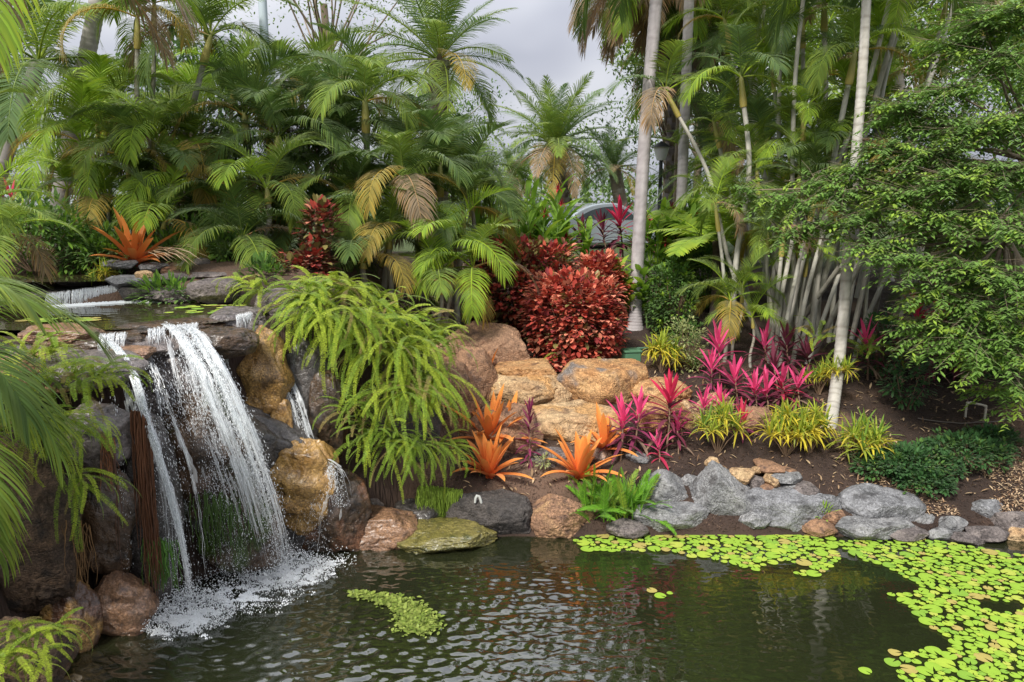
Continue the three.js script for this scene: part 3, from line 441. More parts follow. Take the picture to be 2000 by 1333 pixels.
// right: tall smooth trunks
tallPalm('royal_palm', 'tall smooth grey palm trunk standing beside the red hedge', [2.13,-13.24], [2.39,8.29,-13.20], { r0: .118, r1: .094, n: 14, scale: .8, flare: .7, tone: [.46, .42, .42], scar: [.37, .33, .33], lichen: [.55, .51, .5], via: [[2.14,2.21,-13.25], [2.19,4.44,-13.20], [2.31,6.69,-13.20]] });
tallPalm('royal_palm', 'second smooth grey palm trunk right of the tall one', [3.58, -16.6], [3.56,9.18,-16.50], { r0: .115, r1: .095, n: 14, tone: [.5, .46, .46], scar: [.38, .35, .35], lichen: [.56, .53, .52] });
tallPalm('date_palm', 'rough dark palm trunk left of the second smooth trunk', [4.35, -21.5], [4.39,8.12,-21.50], { r0: .2, r1: .19, boots: 1, tone: [.18, .15, .14], scar: [.1, .08, .07], lichen: [.26, .23, .22], n: 22, set: royal, scale: .75, dry: .4, yellow: .09, min: .25 });
tallPalm('date_palm', 'palm with a skirt of straw brown hanging fronds beside the sky gap', [6.2, -20], [3.09,8.82,-18.60], { r0: .2, r1: .18, n: 44, set: royal, scale: .72, min: .72, dry: .4, yellow: .07, mats: [M.caneLight, M.caneMid], boots: 1, tone: [.2, .16, .12] });
tallPalm('royal_palm', 'white blotched palm trunk rising from the mulch through the right-hand tree', [4.10,-9.63], [4.68,7.35,-10.90], { r0: .08, r1: .056, n: 13, scale: .75, flare: .25, ring: .09, tone: [.52, .49, .43], scar: [.33, .3, .25], lichen: [.66, .64, .6], via: [[4.36,1.59,-10.10], [4.52,3.47,-10.45], [4.64,5.27,-10.70]], yellow: 0, dry: 0 });
// right grove: slender leaning stems
const grove = [
  ['slender palm leaning left with its crown over the smooth trunks', [[2.62,5.26,-13.20], 4.15, -12.6, 8, 0.66]], ['slender palm with a bright yellow crown shaft', [[3.66,5.40,-12.80], 3.6, -12.5, 9, 0.70]],
  ['slender palm topped by golden sheaths at the upper edge of the grove', [[4.63,6.33,-13.00], 5.0, -13, 9, 0.73]], ['slender palm with a dry frond at the top of the grove', [[5.19,6.70,-13.60], 5.2, -13.5, 9, 0.70]],
  ['palm of the grove with long fronds above the white blotched trunk', [[5.13,5.65,-12.20], 4.7, -12, 9, 0.77]], ['leaning palm crossing behind the right-hand tree toward upper right', [[5.98,6.55,-12.60], 4.6, -12.2, 7, 0.70]],
  ['pale leaning palm stem highest at the right', [[7.08,6.73,-13.40], 5.9, -13.2, 7, 0.70]], ['thin palm left behind the yellow shafted one', [[3.64,4.86,-14.20], 4.4, -14, 7, 0.66]],
  ['palm of the grove with blue green fronds in the centre', [[4.38,4.46,-13.60], 4.9, -13.4, 7, 0.66]], ['short palm with bright fan of fronds in the grove', [[4.52,4.85,-12.40], 4.5, -12.3, 7, 0.56]],
  ['back palm with upright fronds at the top of the grove', [[4.71,6.69,-15.60], 5.1, -15.6, 9, 0.80]], ['back palm filling the gap at the right of the grove', [[7.04,5.85,-15.00], 6.7, -15, 9, 0.77]],
  ['far right palm above the dark tree crown', [[8.44,6.82,-14.50], 7.4, -14.5, 9, 0.77]], ['low palm with drooping fronds in the shade of the grove', [[3.74,3.43,-13.00], 3.9, -13, 7, 0.63]],
  ['low palm in the middle of the grove behind pale stems', [[4.52,3.35,-12.80], 4.5, -12.8, 7, 0.63]], ['low palm right in the grove half hidden by leaves', [[5.19,4.43,-13.00], 5.2, -13, 7, 0.70]],
  ['slender pale stem reaching past the top edge left in the grove', [[4.35,7.31,-13.20], 4.35, -12.9, 7, .7]], ['slender pale stem reaching past the top edge beside the golden sheaths', [[4.51,7.36,-12.60], 4.6, -12.2, 7, .7]], ['leaning pale stem reaching past the top edge in the centre of the grove', [[5.78,7.08,-12.40], 4.25, -12, 7, .7]], ['leaning pale stem reaching past the top edge at the right', [[6.36,7.25,-13.00], 5.3, -12.6, 7, .7]], ['steeply leaning pale stem above the dark tree crown', [[7.04,7.34,-12.80], 5.6, -12.6, 7, .7]], ['thin straight stem near the second smooth trunk', [[4.54,7.36,-14.60], 4.3, -14.4, 8, .7]],
];
for (const [l, s] of grove) canePalm(l, [s], { group: gRight, name: 'slender_palm', rad: .048, bow: .35, stem: [.55, .52, .45], mats: [M.caneMid, M.caneLight, M.caneBlue], yellow: .09, dry: .08 });
for (const [l, ...st] of [['bright young palm low between the smooth trunks and the pale canes', [[3.29,3.44,-12.60], 3.6, -12.4, 8, .5]], ['bright young palm at mid height left in the pale canes', [[4.04,4.02,-13.00], 4.4, -13, 8, .55]], ['bright young palm at mid height among the pale canes', [[4.50,4.41,-12.80], 4.6, -12.8, 8, .55]], ['bright young palm low behind the pale canes', [[4.07,3.04,-12.40], 4.2, -12.4, 8, .5], [[4.64,2.65,-12.20], 4.6, -12.2, 7, .45]], ['bright young palm right among the pale canes', [[5.32,4.95,-12.60], 5.2, -12.5, 8, .55]], ['bright young palm high among the leaning stems', [[6.00,5.90,-13.20], 6.0, -13, 8, .6], [[6.90,5.64,-13.60], 6.8, -13.4, 8, .6]], ['bright young palm near the top centre of the grove', [[3.69,6.54,-14.00], 4.9, -14, 9, .65], [[4.65,5.85,-14.40], 5.1, -14.2, 8, .6]]]) canePalm(l, st, { group: gRight, name: 'slender_palm', rad: .035, stem: [.5, .48, .4], mats: [M.caneLight, M.caneMid], yellow: .1, dry: .03 });
canePalm('many stemmed cane palm at the left of the grove', [[[3.29,2.08,-11.60], 3.25, -11.6, 7, .5], [[3.53,2.25,-11.80], 3.4, -11.7, 7, .5], [[3.62,1.86,-11.50], 3.6, -11.4, 7, .45]], { group: gRight, rad: .03, mats: [M.caneLight, M.caneMid], yellow: .15 });
canePalm('many stemmed pale cane palm in the middle of the grove', [[[4.54,3.60,-11.80], 3.95, -11.2, 7, .6], [[4.36,3.91,-12.00], 4.0, -11.5, 7, .65], [[5.04,4.30,-12.20], 4.2, -11.4, 7, .65], [[4.07,3.07,-11.70], 3.9, -11.6, 6, .55], [[5.40,3.60,-12.00], 4.35, -11.3, 7, .6]], { group: gRight, rad: .042, stem: [.58, .55, .47] });
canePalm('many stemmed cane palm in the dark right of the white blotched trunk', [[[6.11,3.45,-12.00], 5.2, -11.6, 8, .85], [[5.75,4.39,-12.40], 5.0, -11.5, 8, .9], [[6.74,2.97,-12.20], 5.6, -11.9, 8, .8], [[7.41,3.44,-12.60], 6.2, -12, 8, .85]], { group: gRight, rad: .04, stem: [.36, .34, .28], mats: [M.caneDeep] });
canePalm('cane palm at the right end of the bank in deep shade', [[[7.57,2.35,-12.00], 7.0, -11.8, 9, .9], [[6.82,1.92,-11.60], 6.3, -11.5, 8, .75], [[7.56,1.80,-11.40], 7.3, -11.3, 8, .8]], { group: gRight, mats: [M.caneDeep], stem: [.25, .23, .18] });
// leaning bare cane stems
for (const [l, a, c] of [['bare grey cane leaning right across the grove', [4.60,-11.76], [5.09,2.87,-11.20]], ['bare pale cane leaning beside the crossing one', [4.74,-12.97], [4.65,3.08,-11.60]], ['bare cane standing straight in the grove', [5.19,-13.24], [4.66,2.98,-12.00]], ['thin bare cane left in the grove', [4.61,-13.24], [4.28,3.37,-12.00]], ['thick pale bare cane of the grove', [4.82,-14.10], [4.77,4.72,-12.60]], ['short bare cane by the maroon cordylines', [4.52,-12.70], [4.91,2.69,-11.60]], ['bare cane right of the white blotched trunk', [6.21,-13.24], [5.77,3.14,-11.80]]]) {
  const r = rng(ps++), y = H(a[0], a[1]) - .1, g = mesh('bare_cane', trunkGeo(ps, [[0, 0, 0], [(c[0] - a[0]) * .5 + .04 * (r() - .5), (c[1] - y) * .5, (c[2] - a[1]) * .5], [c[0] - a[0], c[1] - y, c[2] - a[1]]], .045, .035, { seg: 8, ring: .13, tone: ringTone(r, [.42, .4, .33], [.3, .28, .22], [.55, .54, .48]) }), M.caneStem);
  g.position.set(a[0], y, a[1]); tag(g, l, 'cane', 'bare canes of the right-hand grove');
}
// near palm at the left edge, its crown just outside the frame
{
  const r = rng(71), g = thing('foreground_palm', 'nearest palm whose long green fronds hang in at the left edge', 'palm', [-4.3, H(-4.3, -4.5) - .1, -4.5]);
  mesh('stem', trunkGeo(72, [[0, 0, 0], [.2, .6, -.1], [.45, 2.55 - g.position.y, -.3]], .07, .06, { tone: ringTone(r, [.36, .34, .28], [.25, .22, .18], [.4, .4, .35]) }), M.caneStem, g);
  for (const [x, y, z, yaw, v, s, rx, mt] of [[-3.8, 2.6, -4.9, 1.45, 0, .8, -.45, 'caneMid'], [-3.8, 2.5, -4.85, 1.3, 0, .8, 0, 'caneDeep'], [-3.8, 2.3, -4.75, 1.2, 2, .75, .1, 'caneMid'], [-3.8, 2.1, -4.7, 1.5, 3, .7, .25, 'caneMid'], [-3.8, 2.6, -5, 1.9, 1, .8, -.3, 'caneMid'], [-3.85, 1.9, -4.7, 1.35, 3, .65, .4, 'caneYellow'], [-3.8, 2.4, -4.8, 1.6, 1, .78, .1, 'caneMid'], [-3.85, 2.6, -4.8, .3, 1, .8, 0, 'caneMid'], [-3.85, 2.6, -4.8, -1.2, 1, .9, 0, 'caneMid'], [-3.85, 2.6, -4.8, 3.6, 2, .9, 0, 'caneMid'], [-3.85, 2.2, -4.7, .9, 3, .7, .3, 'caneMid']]) {
    const m = mesh('frond', nearFrond[v], M[mt], g); m.position.set(x - .24 - g.position.x, y - g.position.y, z - g.position.z); m.rotation.set(rx, yaw, (r() - .5) * .3, 'YXZ'); m.scale.setScalar(s);
  }
}
canePalm('leafy young palm at the left edge beside the upper pool', [[[-5.07,3.21,-7.60], -5.6, -7.6, 8, .5], [[-5.43,3.50,-8.00], -5.9, -8, 8, .55]], { mats: [M.caneLight, M.caneMid], yellow: .15, min: .2 });
// ---------- ferns ----------
const gF = 'sword ferns draped over the rocks right of the falls';
function fernClump(name, label, c, n, o = {}) {
  const r = rng(ps++), g = thing(name, label, 'fern', c, o.group), set = o.set ?? fernSet;
  for (let i = 0; i < n; i++) {
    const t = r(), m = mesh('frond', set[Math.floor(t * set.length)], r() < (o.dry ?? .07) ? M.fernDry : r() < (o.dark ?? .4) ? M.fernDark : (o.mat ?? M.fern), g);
    m.position.set((r() - .5) * (o.w ?? .3), (r() - .5) * (o.h ?? .12), (r() - .5) * (o.w ?? .3) * .6);
    m.rotation.set((r() - .5) * .8, (o.yaw ?? 0) + (r() - .5) * (o.spread ?? 6.28), (r() - .5) * .9, 'YXZ'); m.scale.setScalar((o.scale ?? 1) * (o.group === gF ? .84 : 1) * (.7 + r() * .55));
  }
  return g;
}

const ferns = [
  ['sword fern highest on the rocks with upright young fronds', [-2.00,2.60,-8.70], 34, { set: fernSet, spread: 6.2, w: .6, scale: .85 }], ['sword fern arching toward the waterfall lip', [-2.12,2.55,-8.20], 30, { set: fernSet, yaw: -.3, spread: 2.6, w: .35, scale: .8 }],
  ['sword fern spilling down beside the thin fall', [-1.88,2.48,-8.05], 34, { set: fernHang, yaw: .05, spread: 3.0, w: .5, scale: .7 }], ['sword fern in the upper middle of the green curtain', [-1.69,2.37,-8.15], 36, { set: fernHang, yaw: .15, spread: 3.4, w: .7, scale: .68 }],
  ['sword fern with fronds reaching right above the brown boulder', [-1.19,2.10,-8.90], 30, { set: fernSet, yaw: .7, spread: 2.8, w: .4 }], ['sword fern at the centre of the green curtain', [-1.32,2.09,-8.15], 38, { set: fernHang, yaw: .2, spread: 3.0, w: .6, dry: .12, scale: .72 }],
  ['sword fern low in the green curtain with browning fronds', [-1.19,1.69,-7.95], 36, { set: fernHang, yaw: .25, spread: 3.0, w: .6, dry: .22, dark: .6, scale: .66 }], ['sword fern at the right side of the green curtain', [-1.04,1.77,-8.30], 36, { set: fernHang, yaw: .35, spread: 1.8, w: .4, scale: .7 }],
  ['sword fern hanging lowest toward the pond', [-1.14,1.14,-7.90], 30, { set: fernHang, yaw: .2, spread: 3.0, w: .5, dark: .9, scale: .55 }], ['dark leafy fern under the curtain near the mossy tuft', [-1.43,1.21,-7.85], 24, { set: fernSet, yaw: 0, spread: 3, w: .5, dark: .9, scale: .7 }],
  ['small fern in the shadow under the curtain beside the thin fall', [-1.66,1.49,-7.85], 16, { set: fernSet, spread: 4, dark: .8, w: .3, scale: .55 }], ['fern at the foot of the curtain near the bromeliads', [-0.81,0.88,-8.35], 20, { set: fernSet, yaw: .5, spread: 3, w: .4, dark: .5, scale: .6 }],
  ['pale fern over the slab right of the upper pool', [-2.86,2.66,-8.70], 14, { set: fernSet, yaw: -.8, spread: 3.4, w: .25, scale: .7 }], ['bushy fern with upright tips over the middle of the curtain', [-1.43,2.28,-8.35], 26, { set: fernSet, spread: 5, w: .7, scale: .75 }], ['fern with upright tips at the right shoulder of the curtain', [-0.95,2.03,-8.60], 22, { set: fernSet, yaw: .6, spread: 4.5, w: .4, scale: .75 }], ['fern at the top behind the curtain', [-1.66,2.49,-8.90], 26, { set: fernSet, spread: 6, w: .7, scale: .8 }],
];
for (const [l, c, n, o] of ferns) fernClump('sword_fern', l, c, Math.round(n * 2.2), { group: gF, ...o });
const gL = 'ferns on the bank left of the falls';
for (const [l, c, n, o] of [
  ['bright fern spreading over the ledge left of the left-hand fall', [-3.37,2.28,-5.75], 44, { yaw: .9, spread: 4.4, w: .55, scale: .5 }], ['fern below the ledge hanging left of the roots', [-3.30,1.98,-5.60], 26, { set: fernHang, yaw: .8, spread: 2.6, w: .4, scale: .36 }],
  ['lime fern behind the hanging palm fronds at the left edge', [-3.62,2.00,-5.50], 34, { yaw: .6, spread: 4, w: .5, scale: .55 }], ['nearest fern in the bottom left corner', [-3.32,0.72,-4.80], 40, { yaw: .8, spread: 3.6, w: .4, scale: .38 }],
  ['fern at the bottom left edge below the palm fronds', [-3.30,0.64,-4.60], 28, { yaw: .6, spread: 4, w: .35, scale: .36 }], ['fern tucked under the left ledge by the pale drips', [-3.36,1.54,-5.70], 14, { set: fernHang, yaw: .9, spread: 2, w: .25, scale: .4, dark: .7 }],
  ['fern high at the left edge above the brown ledge', [-3.93,2.36,-6.20], 22, { yaw: .9, spread: 5, w: .4, scale: .6 }],
]) fernClump('sword_fern', l, c, Math.round(n * 1.6), { group: gL, ...o });
fernClump('cycad', 'bright green upright cycad on the pond edge', [1.12,0.08,-8.30], 130, { set: zamiaSet, mat: M.zamia, dark: .2, dry: 0, w: .62, h: .06, scale: 1.05 });
{ const g = scene.children.find(o => o.name === 'cycad'); g.userData.category = 'cycad'; }
for (const [l, c, o] of [['small green fern sprouting under the red hedge', [0.82,1.37,-11.00], { scale: .5 }], ['young fern behind the white blotched trunk', [4.84,1.60,-10.40], { scale: .8, dark: .8 }], ['fern in the shade left of the white blotched trunk', [4.27,1.78,-10.60], { scale: .7, dark: .7 }]]) fernClump('small_fern', l, c, 12, { w: .2, ...o });
fernClump('tree_fern', 'flat spreading tree fern behind the second smooth trunk', [3.57,2.98,-13.60], 11, { set: treeFern, mat: M.lime, dark: 0, dry: 0, w: .1, scale: 1.0 });
{ const g = scene.children.find(o => o.name === 'tree_fern'), y = H(g.position.x, g.position.z) - g.position.y; mesh('trunk', trunkGeo(9, [[0, y - .1, 0], [.03, y / 2, 0], [0, .05, 0]], .08, .07, { tone: ringTone(rng(4), [.12, .09, .07], [.08, .06, .05], [.14, .11, .09]) }), M.trunk, g); }

// ---------- bromeliads ----------
function bromLeaf(seed, a0, droop, L, W) { const b = new MB(), r = rng(seed), k = .85 + r() * .3; blade(b, [0, 0, 0], [0, Math.sin(a0), Math.cos(a0)], [0, Math.cos(a0), -Math.sin(a0)], L, W, 9, droop, .5, t => t < .7 ? 1 - .25 * t : (1 - .175) * Math.max(.02, 1 - Math.pow((t - .7) / .3, 1.6)), V([.72, .15, .03], k), V([.84, .34, .075], k)); return b.geo(); }
const bromSet = Array.from({ length: 9 }, (_, i) => bromLeaf(i + 3, lerp(1.45, .5, i / 8), lerp(.1, .85, i / 8), .52 + .1 * ((i * 7) % 3), .105));
for (const [l, p, n, s, f] of [
  ['big flame orange bromeliad above the upper pool', [-4.99,2.85,-10.25], 30, 1.15, 0], ['lower left orange bromeliad on the mulch beside the ferns', [-0.26,-8.63], 26, .95, 1], ['upper left golden orange bromeliad behind the lower one', [-0.27,-9.22], 26, 1.1, 1],
  ['right-hand orange bromeliad above the cycad', [0.79,-8.61], 26, 1.0, 1], ['orange bromeliad in front of the pink cordylines', [1.12,-9.09], 18, .85, 1], ['little dry orange bromeliad on the slope boulders', [-0.34,1.28,-10.60], 16, .65, 1], ['orange bromeliad glimpsed behind the upper left golden one', [-0.06,-9.39], 14, .9, 1],
]) {
  const r = rng(ps++), y = p.length === 2 ? H(p[0], p[1]) + .02 : p[1] - .05, g = thing('bromeliad', l, 'bromeliad', [p[0], y, p[p.length - 1]], 'orange bromeliads');
  for (let i = 0; i < n; i++) { const t = (i + r()) / n, m = mesh('leaf', bromSet[Math.min(8, Math.floor(t * 9))], M.brom, g); m.rotation.set(0, i * 2.4 + r() * .5, (r() - .5) * .3, 'YXZ'); const q = s * .88; m.scale.set(q * (.9 + r() * .3), q * (.8 + r() * .4), q * (.8 + r() * .4)); }
}
// ---------- cordylines ----------
function cordLeaf(seed, a0, droop, L, W) { const b = new MB(), r = rng(seed), k = .8 + r() * .4; blade(b, [0, 0, 0], [0, Math.sin(a0), Math.cos(a0)], [0, Math.cos(a0), -Math.sin(a0)], L, W, 7, droop, .35, lance, [k, k * .9, k], [k * 1.15, k, k * 1.05]); return b.geo(); }
const cordSet = Array.from({ length: 10 }, (_, i) => cordLeaf(i + 41, lerp(1.4, -.15, i / 9), lerp(.15, 1.1, i / 9), .36, .055));
// [label, base point, head point, head colour, low colour, leaves, size]
const cords = [
  ['hot pink cordyline above the right-hand orange bromeliad', [1.30,-8.90], [1.36,1.04,-9.15], 'pink', 'maroon', 34, 1], ['hot pink cordyline leaning beside the first one', [1.47,-9.04], [1.57,1.13,-9.20], 'pink', 'purple', 30, 1], ['tall crimson cordyline with a dark leafy column', [1.89,-9.09], [1.96,1.30,-9.30], 'crimson', 'maroon', 46, 1.1], ['narrow purple columnar cordyline among the bromeliads', [0.20,-8.90], [0.22,1.15,-9.10], 'purple', 'purple', 48, .62],
  ['small pink cordyline low in the mulch', [1.77,-8.90], [1.78,0.73,-9.00], 'pink', 'crimson', 16, .75], ['pink cordyline sprig right of the crimson column', [2.03,-9.04], [2.03,0.93,-9.20], 'pink', 'maroon', 18, .75],
  ['tallest pink cordyline at the back of the pink drift', [2.88,-10.46], [2.88,1.74,-10.60], 'pink', 'maroon', 36, 1.15], ['pink cordyline below the tallest one', [2.68,-10.14], [2.71,1.46,-10.30], 'pink', 'purple', 26, .95], ['pink cordyline at the centre of the drift', [3.00,-10.00], [2.98,1.34,-10.10], 'pink', 'maroon', 30, 1.1], ['pink cordyline right of the centre of the drift', [3.23,-9.88], [3.22,1.21,-10.00], 'pink', 'purple', 26, .95], ['pink cordyline with spread leaves in the drift', [3.38,-9.88], [3.39,1.17,-10.05], 'pink', 'maroon', 26, 1],
  ['rosy cordyline at the right of the drift', [3.62,-10.00], [3.65,1.27,-10.20], 'pink', 'crimson', 26, 1], ['rosy cordyline at the right end of the drift', [3.83,-10.00], [3.86,1.20,-10.20], 'pink', 'maroon', 24, .95], ['pink cordyline low at the left of the drift', [2.46,-9.65], [2.50,1.03,-9.80], 'pink', 'purple', 22, .85], ['pink cordyline low in front of the drift', [2.71,-9.60], [2.72,1.07,-9.80], 'pink', 'purple', 26, .9], ['dusky rose cordyline lowest in front of the drift', [2.89,-9.34], [2.93,0.91,-9.50], 'crimson', 'purple', 22, .85],
  ['bright pink cordyline tip between the canes', [3.71,-11.06], [3.65,1.65,-11.00], 'pink', 'maroon', 26, 1], ['dark maroon cordyline behind the bright tip', [4.01,-10.96], [3.96,1.65,-11.00], 'maroon', 'maroon', 30, 1.1], ['dark maroon cordyline left of the white blotched trunk', [4.38,-11.15], [4.15,1.54,-10.70], 'maroon', 'maroon', 26, 1], ['maroon cordyline under the pink drift', [3.60,-10.14], [3.63,1.40,-10.50], 'maroon', 'maroon', 28, 1.1],
  ['red centred cordyline right of the white blotched trunk', [5.13,-10.88], [4.98,1.72,-10.70], 'pink', 'maroon', 30, 1.1], ['maroon cordyline in the shade with a red tip', [5.98,-11.15], [5.80,2.12,-11.00], 'crimson', 'maroon', 34, 1.2], ['maroon cordyline with a red tip farther right in the shade', [6.39,-11.15], [6.19,2.16,-11.00], 'crimson', 'maroon', 34, 1.2], ['dark cordyline beneath the red tipped pair', [5.97,-10.80], [5.92,1.60,-10.80], 'maroon', 'maroon', 32, 1.2], ['dark cordyline left below the red tipped pair', [5.65,-10.96], [5.49,1.52,-10.80], 'maroon', 'maroon', 28, 1.1], ['dark cordyline right below the red tipped pair', [6.45,-10.80], [6.37,1.52,-10.80], 'maroon', 'maroon', 28, 1.1], ['dark cordyline behind the red centred one', [5.47,-11.06], [5.45,1.67,-11.20], 'maroon', 'maroon', 30, 1.2],
  ['crimson cordyline in the background left of the smooth trunk', [2.5, -17.3], [2.33,3.33,-17.00], 'crimson', 'maroon', 40, 1.7], ['maroon cordyline in the background before the parked car', [1.5, -16.6], [1.45,3.02,-16.40], 'maroon', 'maroon', 34, 1.5], ['maroon cordyline in the background right of the smooth trunk', [3.1, -17.2], [2.92,3.16,-17.00], 'crimson', 'maroon', 30, 1.4], ['maroon cordyline in the background by the black post', [4.1, -19.6], [4.40,3.10,-19.50], 'maroon', 'maroon', 34, 1.5], ['low maroon cordyline between car and smooth trunk', [2.1, -16.6], [1.90,3.17,-16.60], 'maroon', 'maroon', 28, 1.3],
  ['red flowered plant at the far left edge', [-7.6, -12.2], [-7.65,3.72,-12.00], 'crimson', 'maroon', 20, .9],
];
for (const [l, bp, hp, c1, c2, n, s] of cords) {
  const r = rng(ps++), y = H(bp[0], bp[1]) - .05, g = thing('cordyline', l, 'cordyline', [bp[0], y, bp[1]], 'cordylines'), e = [hp[0] - bp[0], Math.max(.15, hp[1] - y), hp[2] - bp[1]], b = new MB();
  tube(b, [[0, 0, 0], [e[0] * .4 + .01, e[1] * .5, e[2] * .4], e], [.014 * s, .012 * s, .01 * s], 6, [1, 1, 1]); mesh('stem', b.geo(), M.stem, g);
  const col = c1 === 'purple' ? .95 : .62;
  for (let i = 0; i < n; i++) {
    const t = (i + r() * .6) / n, k = 1 - col * t * Math.min(1, .5 / e[1] + .4), m = mesh('leaf', cordSet[Math.min(9, Math.floor(Math.pow(t, .8) * 10))], t > .88 && r() < .5 ? M.caneDry : M[t < .42 + (r() - .5) * .3 ? c1 : c2], g);
    m.position.set(e[0] * k, e[1] * k, e[2] * k); m.rotation.set(0, i * 2.4 + r() * .7, (r() - .5) * .4, 'YXZ'); const q = s * (.66 + r() * .4); m.scale.set(q * .95, q, q);
  }
}
// ---------- yellow strap-leaved shrubs ----------
function rosetteGeo(seed, n = 18, L = .24, W = .02) { const b = new MB(), r = rng(seed); for (let i = 0; i < n; i++) { const t = (i + r()) / n, a = lerp(1.4, -.1, t), y = i * 2.4 + r(), k = .75 + r() * .5, gr = t < .35 ? [.55 * k, .8 * k, k] : [k, k, k]; blade(b, [0, 0, 0], [Math.cos(a) * Math.sin(y), Math.sin(a), Math.cos(a) * Math.cos(y)], nrm([-Math.sin(a) * Math.sin(y), Math.cos(a), -Math.sin(a) * Math.cos(y)]), L * (.75 + r() * .5), W, 5, lerp(.5, 1.7, t), .3, lance, gr, [gr[0] * 1.1, gr[1], gr[2]]); } return b.geo(); }
const rosettes = Array.from({ length: 5 }, (_, i) => rosetteGeo(i + 61));
function strapShrub(label, gp, n, w, h, s, o = {}) {
  const r = rng(ps++), y = o.y ?? H(gp[0], gp[1]) - .04, g = thing(o.name || 'dracaena', label, 'shrub', [gp[0], y, gp[1]], 'yellow striped shrubs'), b = new MB();
  for (let i = 0; i < n; i++) { const t = (i + .5) / n, a = i * 2.4, q = Math.sqrt(r()), e = [Math.cos(a) * w * q, h * (.25 + .75 * (1 - q * .6) * (.6 + r() * .4)), Math.sin(a) * w * q * .7]; tube(b, [[0, 0, 0], [e[0] * .5, e[1] * .6, e[2] * .5], e], [.008, .007, .006], 5, [1, 1, 1]); const m = mesh('leaf_rosette', rosettes[i % 5], r() < .75 ? M.yellow : M.yellowGreen, g); m.position.set(...e); m.rotation.set((r() - .5) * .5, r() * 6, (r() - .5) * .5); m.scale.setScalar(s * (.8 + r() * .4)); }
  mesh('stem', b.geo(), M.stem, g);
}
strapShrub('yellow striped shrub left of the stone heap', [2.52,-9.09], 15, .24, .62, 1.05); strapShrub('taller yellow striped shrub above the stone heap', [3.34,-9.04], 15, .26, .6, 1.1); strapShrub('yellow striped shrub joined to the right of the taller one', [3.64,-9.09], 13, .22, .62, 1.1); strapShrub('yellow striped shrub right of the white blotched trunk', [4.19,-8.90], 14, .26, .55, 1.15); strapShrub('golden mop shaped shrub beside the green box', [2.21,-11.20], 14, .3, .5, 1.15); strapShrub('yellow shrub left of the white blotched trunk', [4.27,-10.46], 9, .2, .5, .9);
{ const c = [4.34,1.44,-10.05]; strapShrub('tuft of yellow green leaves growing on the white blotched trunk', [c[0], c[2] + .08], 6, .12, .1, .95, { y: c[1] - .05, name: 'epiphyte' }); }
strapShrub('pale yellow green tuft beside the stream under the bromeliad', [[-5.23,2.70,-9.90][0], [-5.23,2.70,-9.90][2]], 5, .14, .2, .8, { y: [-5.23,2.70,-9.90][1] - .12 });

// ---------- leafy shrubs, hedge and trees ----------
function leafOn(b, p, d, L, W, c, droop = .4) { blade(b, p, d, Math.abs(d[1]) > .95 ? [0, 0, 1] : [0, 1, 0], L, W, 3, droop, .25, oval, c, c); }
const sphereDir = r => { const y = r() * 2 - 1, a = r() * 6.283, q = Math.sqrt(1 - y * y); return [q * Math.cos(a), y, q * Math.sin(a)]; };
// shrub: leaves in clumps around the surface and inside of an uneven crown
function shrub(name, label, cat, at, R, n, mats, o = {}) {
  const r = rng(ps++), y = o.y ?? H(at[0], at[1]) - .05, g = thing(name, label, cat, [at[0], y, at[1]], o.group), b = mats.map(() => new MB()), st = new MB(), cy = o.cy ?? R[1], S = r() * 50, single = [];
  const nc = Math.round(n / (o.per ?? 12)), L = o.L ?? .07, W = o.W ?? .035;
  for (let i = 0; i < nc; i++) {
    const d = sphereDir(r); if (o.top && d[1] < -.3) d[1] *= -.6; const k = (.55 + .5 * Math.sqrt(r())) * (1 + .3 * fbm(d[0] * 2 + S, d[1] * 2, d[2] * 2, 2)) * lerp(1, .88 / Math.max(Math.abs(d[0]), Math.abs(d[1]), Math.abs(d[2])), o.boxy ?? 0), c = [d[0] * R[0] * k, cy + d[1] * R[1] * k, d[2] * R[2] * k]; if (c[1] < .05) continue;
    if (i % 5 === 0) tube(st, [[c[0] * .1, 0, c[2] * .1], [c[0] * .6, c[1] * .55, c[2] * .6], c], [.012, .008, .004], 4, [1, 1, 1]);
    const mi = o.pick ? o.pick(d, c, r) : Math.floor(r() * mats.length), tint = o.tint ? o.tint(d, c, r) : null;
    for (let j = 0; j < (o.per ?? 12); j++) { const q = sphereDir(r), dd = nrm([d[0] * .7 + q[0], d[1] * .5 + q[1] * .8 + .15, d[2] * .7 + q[2]]), gk = .7 + r() * .6, p = [c[0] + q[0] * L * .9, c[1] + q[1] * L * .9, c[2] + q[2] * L * .9], l = L * (.7 + r() * .6); const col = tint ? V(tint, gk) : [gk, gk, gk * .95]; leafOn(b[mi], p, dd, l, W * (.8 + r() * .4), col); }
  }
  b.forEach((k, i) => { if (k.i.length) stuffPart(mesh('foliage', k.geo(), mats[i], g)); });
  mesh('stem', st.geo(), M.stem, g); return { g, r, S, cy };
}
function ovateGeo(seed, L, W, c) { const b = new MB(); leafOn(b, [0, 0, 0], [0, .3, 1], L, W, c, .9); return b.geo(); }
const reds = [[.42, .06, .04], [.56, .12, .07], [.25, .035, .035], [.7, .25, .15], [.16, .06, .03], [.2, .17, .05]];
const redLeaves = reds.map((c, i) => ovateGeo(i, .12, .075, c));
